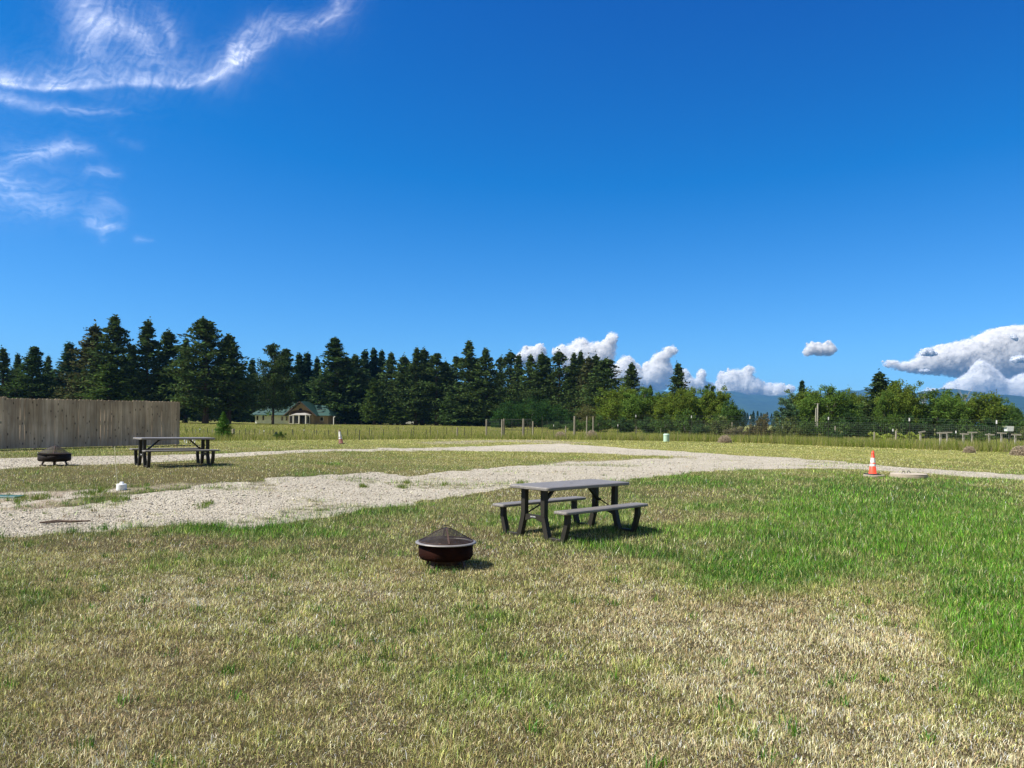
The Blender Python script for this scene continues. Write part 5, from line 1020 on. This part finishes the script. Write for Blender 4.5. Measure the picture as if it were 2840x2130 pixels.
cloud('heaped cloud between the two lone pines', [A(*p) for p in [(1380, 470), (1450, 420), (1540, 350), (1610, 350), (1680, 410), (1740, 480), (1760, 410), (1840, 400), (1850, 340), (1900, 320), (1960, 290), (2010, 240), (2090, 235), (2140, 280), (2110, 330), (2050, 370), (2040, 420), (2080, 480), (2080, 560), (2050, 680), (1950, 740), (1700, 740), (1550, 720), (1400, 640)]], 15200, 330, 20, 3, 3)
cloud('small round cloud right of the second lone pine', [B(*p) for p in [(360, 640), (370, 590), (410, 570), (450, 620), (480, 670), (540, 650), (550, 600), (610, 580), (680, 640), (640, 680), (650, 730), (760, 760), (760, 850), (360, 860)]], 15000, 130, 13, 2.5, 4)
cloud('long low cloud bank over the hill gap', [B(*p) for p in [(740, 800), (770, 700), (800, 610), (870, 610), (910, 560), (960, 590), (1010, 600), (1060, 580), (1130, 545), (1200, 560), (1205, 600), (1170, 660), (1240, 680), (1300, 730), (1400, 750), (1500, 740), (1560, 760), (1650, 780), (1670, 830), (1600, 900), (1500, 960), (800, 960)]], 15400, 330, 15, 2.5, 5)
cloud('lone small cloud floating in the clear blue', [B(*p) for p in [(1735, 400), (1780, 350), (1790, 290), (1840, 272), (1880, 285), (1930, 285), (1980, 300), (2010, 270), (2060, 260), (2090, 310), (2140, 350), (2145, 385), (2100, 400), (2070, 440), (1960, 435), (1860, 430), (1780, 442)]], 13000, 130, 13, 3, 6)
cloud('wide flat topped thundercloud spreading in from the right', [Cc(*p) for p in [(560, 505), (660, 482), (800, 485), (920, 482), (1000, 460), (1040, 430), (1010, 400), (890, 385), (1060, 360), (1200, 330), (1220, 305), (1330, 298), (1460, 275), (1560, 245), (1660, 235), (1690, 195), (1760, 175), (1790, 140), (1870, 115), (2020, 105), (2100, 85), (2170, 80), (2300, 95), (2500, 130),
      (2500, 760), (2212, 740), (1950, 740), (1700, 730), (1500, 700), (1300, 670), (1050, 650), (900, 630), (760, 605), (650, 570)]], 21000, 800, 46, 2.2, 7, thick=.3, sx=1.35, flat=.8, bump=.05)
cloud('bright heaped cloud base under the thundercloud at the right edge', [Cc(*p) for p in [(960, 870), (1060, 830), (1110, 785), (1160, 800), (1220, 815), (1290, 800), (1350, 745), (1410, 730), (1480, 690), (1560, 640), (1620, 560), (1700, 470), (1800, 520), (1900, 600), (1960, 690), (2060, 700), (2150, 650), (2212, 640), (2500, 600), (2500, 960), (1000, 960)]], 17000, 420, 24, 4, 8, thick=.6)
def scud(label, P, D, seed):
    global CLM
    keep = CLM; CLM = CLD; cloud(label, P, D, 60, 9, 1.2, seed); CLM = keep
# small nearer clouds, shade put into their greyer material colour
scud('small blue grey shaded cloud before the left end of the thundercloud', [Cc(*p) for p in [(1040, 430), (1045, 390), (1080, 355), (1140, 348), (1180, 365), (1190, 395), (1230, 400), (1225, 430), (1150, 440)]], 12000, 21)
scud('tiny blue grey cloud low before the thundercloud', [Cc(*p) for p in [(1028, 622), (1035, 600), (1080, 602), (1100, 590), (1140, 610), (1135, 628)]], 12000, 22)
scud('blue grey cloud scrap at the right edge before the thundercloud', [Cc(*p) for p in [(2045, 505), (2060, 460), (2120, 438), (2180, 435), (2260, 450), (2260, 510), (2100, 515)]], 12000, 23)
scud('torn blue grey cloud scrap high before the thundercloud', [Cc(*p) for p in [(2045, 225), (2080, 200), (2120, 205), (2140, 240), (2135, 270), (2090, 250)]], 12000, 24)

# cirrus: a thin sheet of ice cloud 3.5 km up, density per vertex
def cirrus():
    gx = np.arange(-220, 1180, 3.); gy = np.arange(-140, 760, 3.); PX, PY = np.meshgrid(gx, gy); ALT = 3500.
    u = PX-CX; v = HY-PY; dx = (u*cr-v*sr)/F; dz = (u*sr+v*cr)/F; Y = (ALT-EYE)/dz; V = np.stack([dx*Y, Y, np.full_like(Y, ALT)], -1)
    wx = (fbm(PX/90, PY/90, 4, 91)-.5); wy = (fbm(PX/90+50, PY/90, 4, 95)-.5); x, y = PX+wx*20, PY+wy*20
    D = np.zeros_like(PX)
    def stroke(pts, w0, w1, a, up=1., dn=1.):
        nonlocal D
        best = np.full_like(PX, 1e9); amp = np.zeros_like(PX); n = len(pts)
        for i in range(n-1):
            (x0, y0), (x1, y1) = pts[i], pts[i+1]; ex, ey = x1-x0, y1-y0; L = ex*ex+ey*ey; t = np.clip(((x-x0)*ex+(y-y0)*ey)/L, 0, 1); qx, qy = x-x0-t*ex, y-y0-t*ey; d = np.hypot(qx, qy)
            sgn = np.where(ex*qy-ey*qx < 0, up, dn); s = (i+t)/(n-1); wl = (w0+(w1-w0)*s)*1.35; d = d/(wl*sgn)
            A_ = np.interp(s, np.linspace(0, 1, len(a)), a); k = d < best; amp = np.where(k, A_, amp); best = np.where(k, d, best)
        D = D+amp*(.6*np.exp(-best**2)+.4*np.exp(-best*1.1))
    stroke([(-220, 222), (0, 230), (100, 243), (180, 245), (300, 233), (400, 232), (500, 238), (560, 226), (620, 200), (680, 160)], 9, 6, [.5, .8, .9, .55, .5, .45, .5, .5], 2.2, .7)
    stroke([(-220, 200), (60, 215), (250, 205), (420, 205), (560, 195)], 40, 24, [.05, .10, .13, .10, .04], 1.4, .6)
    stroke([(-220, 262), (0, 272), (80, 290), (180, 306), (280, 310), (380, 314)], 12, 7, [.5, .5, .34, .25, .20, .0], 1.3, 1)
    stroke([(225, 235), (225, 180), (235, 110), (245, 60), (225, 0), (215, -60), (210, -140)], 28, 34, [.0, .14, .42, .5, .42, .35, .3], 1.3, 1.5)
    stroke([(260, 60), (300, 75), (360, 85), (410, 115), (425, 160)], 20, 14, [.4, .45, .32, .28, .1])
    stroke([(330, 50), (410, 120), (370, 190), (300, 230)], 60, 60, [.12, .17, .13, .08])
    stroke([(440, 30), (465, 70), (480, 105), (483, 140)], 14, 7, [.08, .2, .28, .12])
    stroke([(400, 150), (500, 175), (600, 165)], 50, 30, [.08, .07, .05])
    stroke([(620, 200), (650, 140), (700, 75), (780, 55), (860, 60), (930, 40), (945, -10), (940, -60), (930, -140)], 20, 14, [.12, .6, .42, .25, .20, .28, .45, .4, .3], .9, 1.8)
    stroke([(560, 226), (640, 190), (700, 145), (790, 90), (880, 70), (940, 40)], 16, 8, [.3, .42, .35, .22, .28, .32], 1.4, .8)
    stroke([(645, 138), (668, 118)], 10, 8, [.4, .3])
    stroke([(45, 440), (110, 425), (180, 405), (230, 412), (290, 428)], 16, 10, [.2, .36, .40, .25, .05])
    stroke([(245, 475), (285, 478), (322, 480)], 13, 10, [.16, .3, .14]); stroke([(-60, 480), (0, 490), (60, 495)], 24, 16, [.2, .3, .1]); stroke([(40, 530), (85, 538)], 9, 7, [.4, .2])
    stroke([(-100, 545), (60, 555), (150, 570), (230, 582), (340, 605)], 34, 12, [.2, .22, .18, .10, .03]); stroke([(250, 615), (290, 625), (330, 632)], 11, 9, [.25, .35, .1]); stroke([(285, 625), (285, 665)], 12, 8, [.2, .1]); stroke([(290, 560), (330, 575)], 14, 12, [.14, .1])
    stroke([(375, 668), (420, 672)], 6, 5, [.16, .05]); stroke([(310, 385), (390, 405)], 12, 8, [.05, .06]); stroke([(0, 440), (150, 520), (250, 560)], 60, 40, [.07, .08, .04])
    th = .5; fx = (x*math.cos(th)+y*math.sin(th)); fy = (-x*math.sin(th)+y*math.cos(th))
    fib = 1-np.abs(fbm(x/70+wx*4, y/15+wy*4, 4, 97)*2-1)*1.6; fib2 = 1-np.abs(fbm(fx/16+wx*3, fy/70+wy*3, 4, 99)*2-1)*1.6
    fib = np.clip(fib, 0, 1); fib2 = np.clip(fib2, 0, 1)
    D = D*(.30+.85*np.where(PY > 300, fib, .45*fib+.55*fib2)**2)*(.6+.8*fbm(PX/70, PY/70, 3, 88))*.43
    ed = sst(-215, -120, PX)*sst(1170, 1000, PX)*sst(755, 690, PY)*sst(-138, -90, PY); D = np.clip(D*ed, 0, .85)
    m = bpy.data.materials.new('ice_cloud'); m.use_nodes = True; n = m.node_tree; n.nodes.clear(); o = n.nodes.new('ShaderNodeOutputMaterial'); a = n.nodes.new('ShaderNodeAttribute'); a.attribute_name = 'col'
    t = n.nodes.new('ShaderNodeBsdfTransparent'); tl = n.nodes.new('ShaderNodeBsdfTranslucent'); tl.inputs[0].default_value = (.95, .95, .95, 1); s = n.nodes.new('ShaderNodeMixShader'); sp = n.nodes.new('ShaderNodeSeparateColor')
    lnk(n, a.outputs['Color'], sp.inputs[0]); lnk(n, sp.outputs[0], s.inputs[0]); lnk(n, t.outputs[0], s.inputs[1]); lnk(n, tl.outputs[0], s.inputs[2]); lnk(n, s.outputs[0], o.inputs[0])
    nx, ny = len(gx), len(gy); i = (np.arange(ny-1)[:, None]*nx+np.arange(nx-1)[None]).ravel(); L = np.stack([i, i+1, i+nx+1, i+nx], 1)
    ob = mesh_np('cirrus_cloud', V.reshape(-1, 3), np.full(len(L), 4), L, m, col=np.repeat(D.reshape(-1, 1), 3, 1)); tag(ob, 'thin wispy white cirrus cloud streaks high in the upper left sky', 'cloud'); ob['kind'] = 'stuff'; del ob['category']
cirrus()
for o in PT+[(x[0],) for x in WT]+[(x[0],) for x in SH]+[(vp,), (dp,)]:
    if 'used' in o[0].keys(): del o[0]['used']
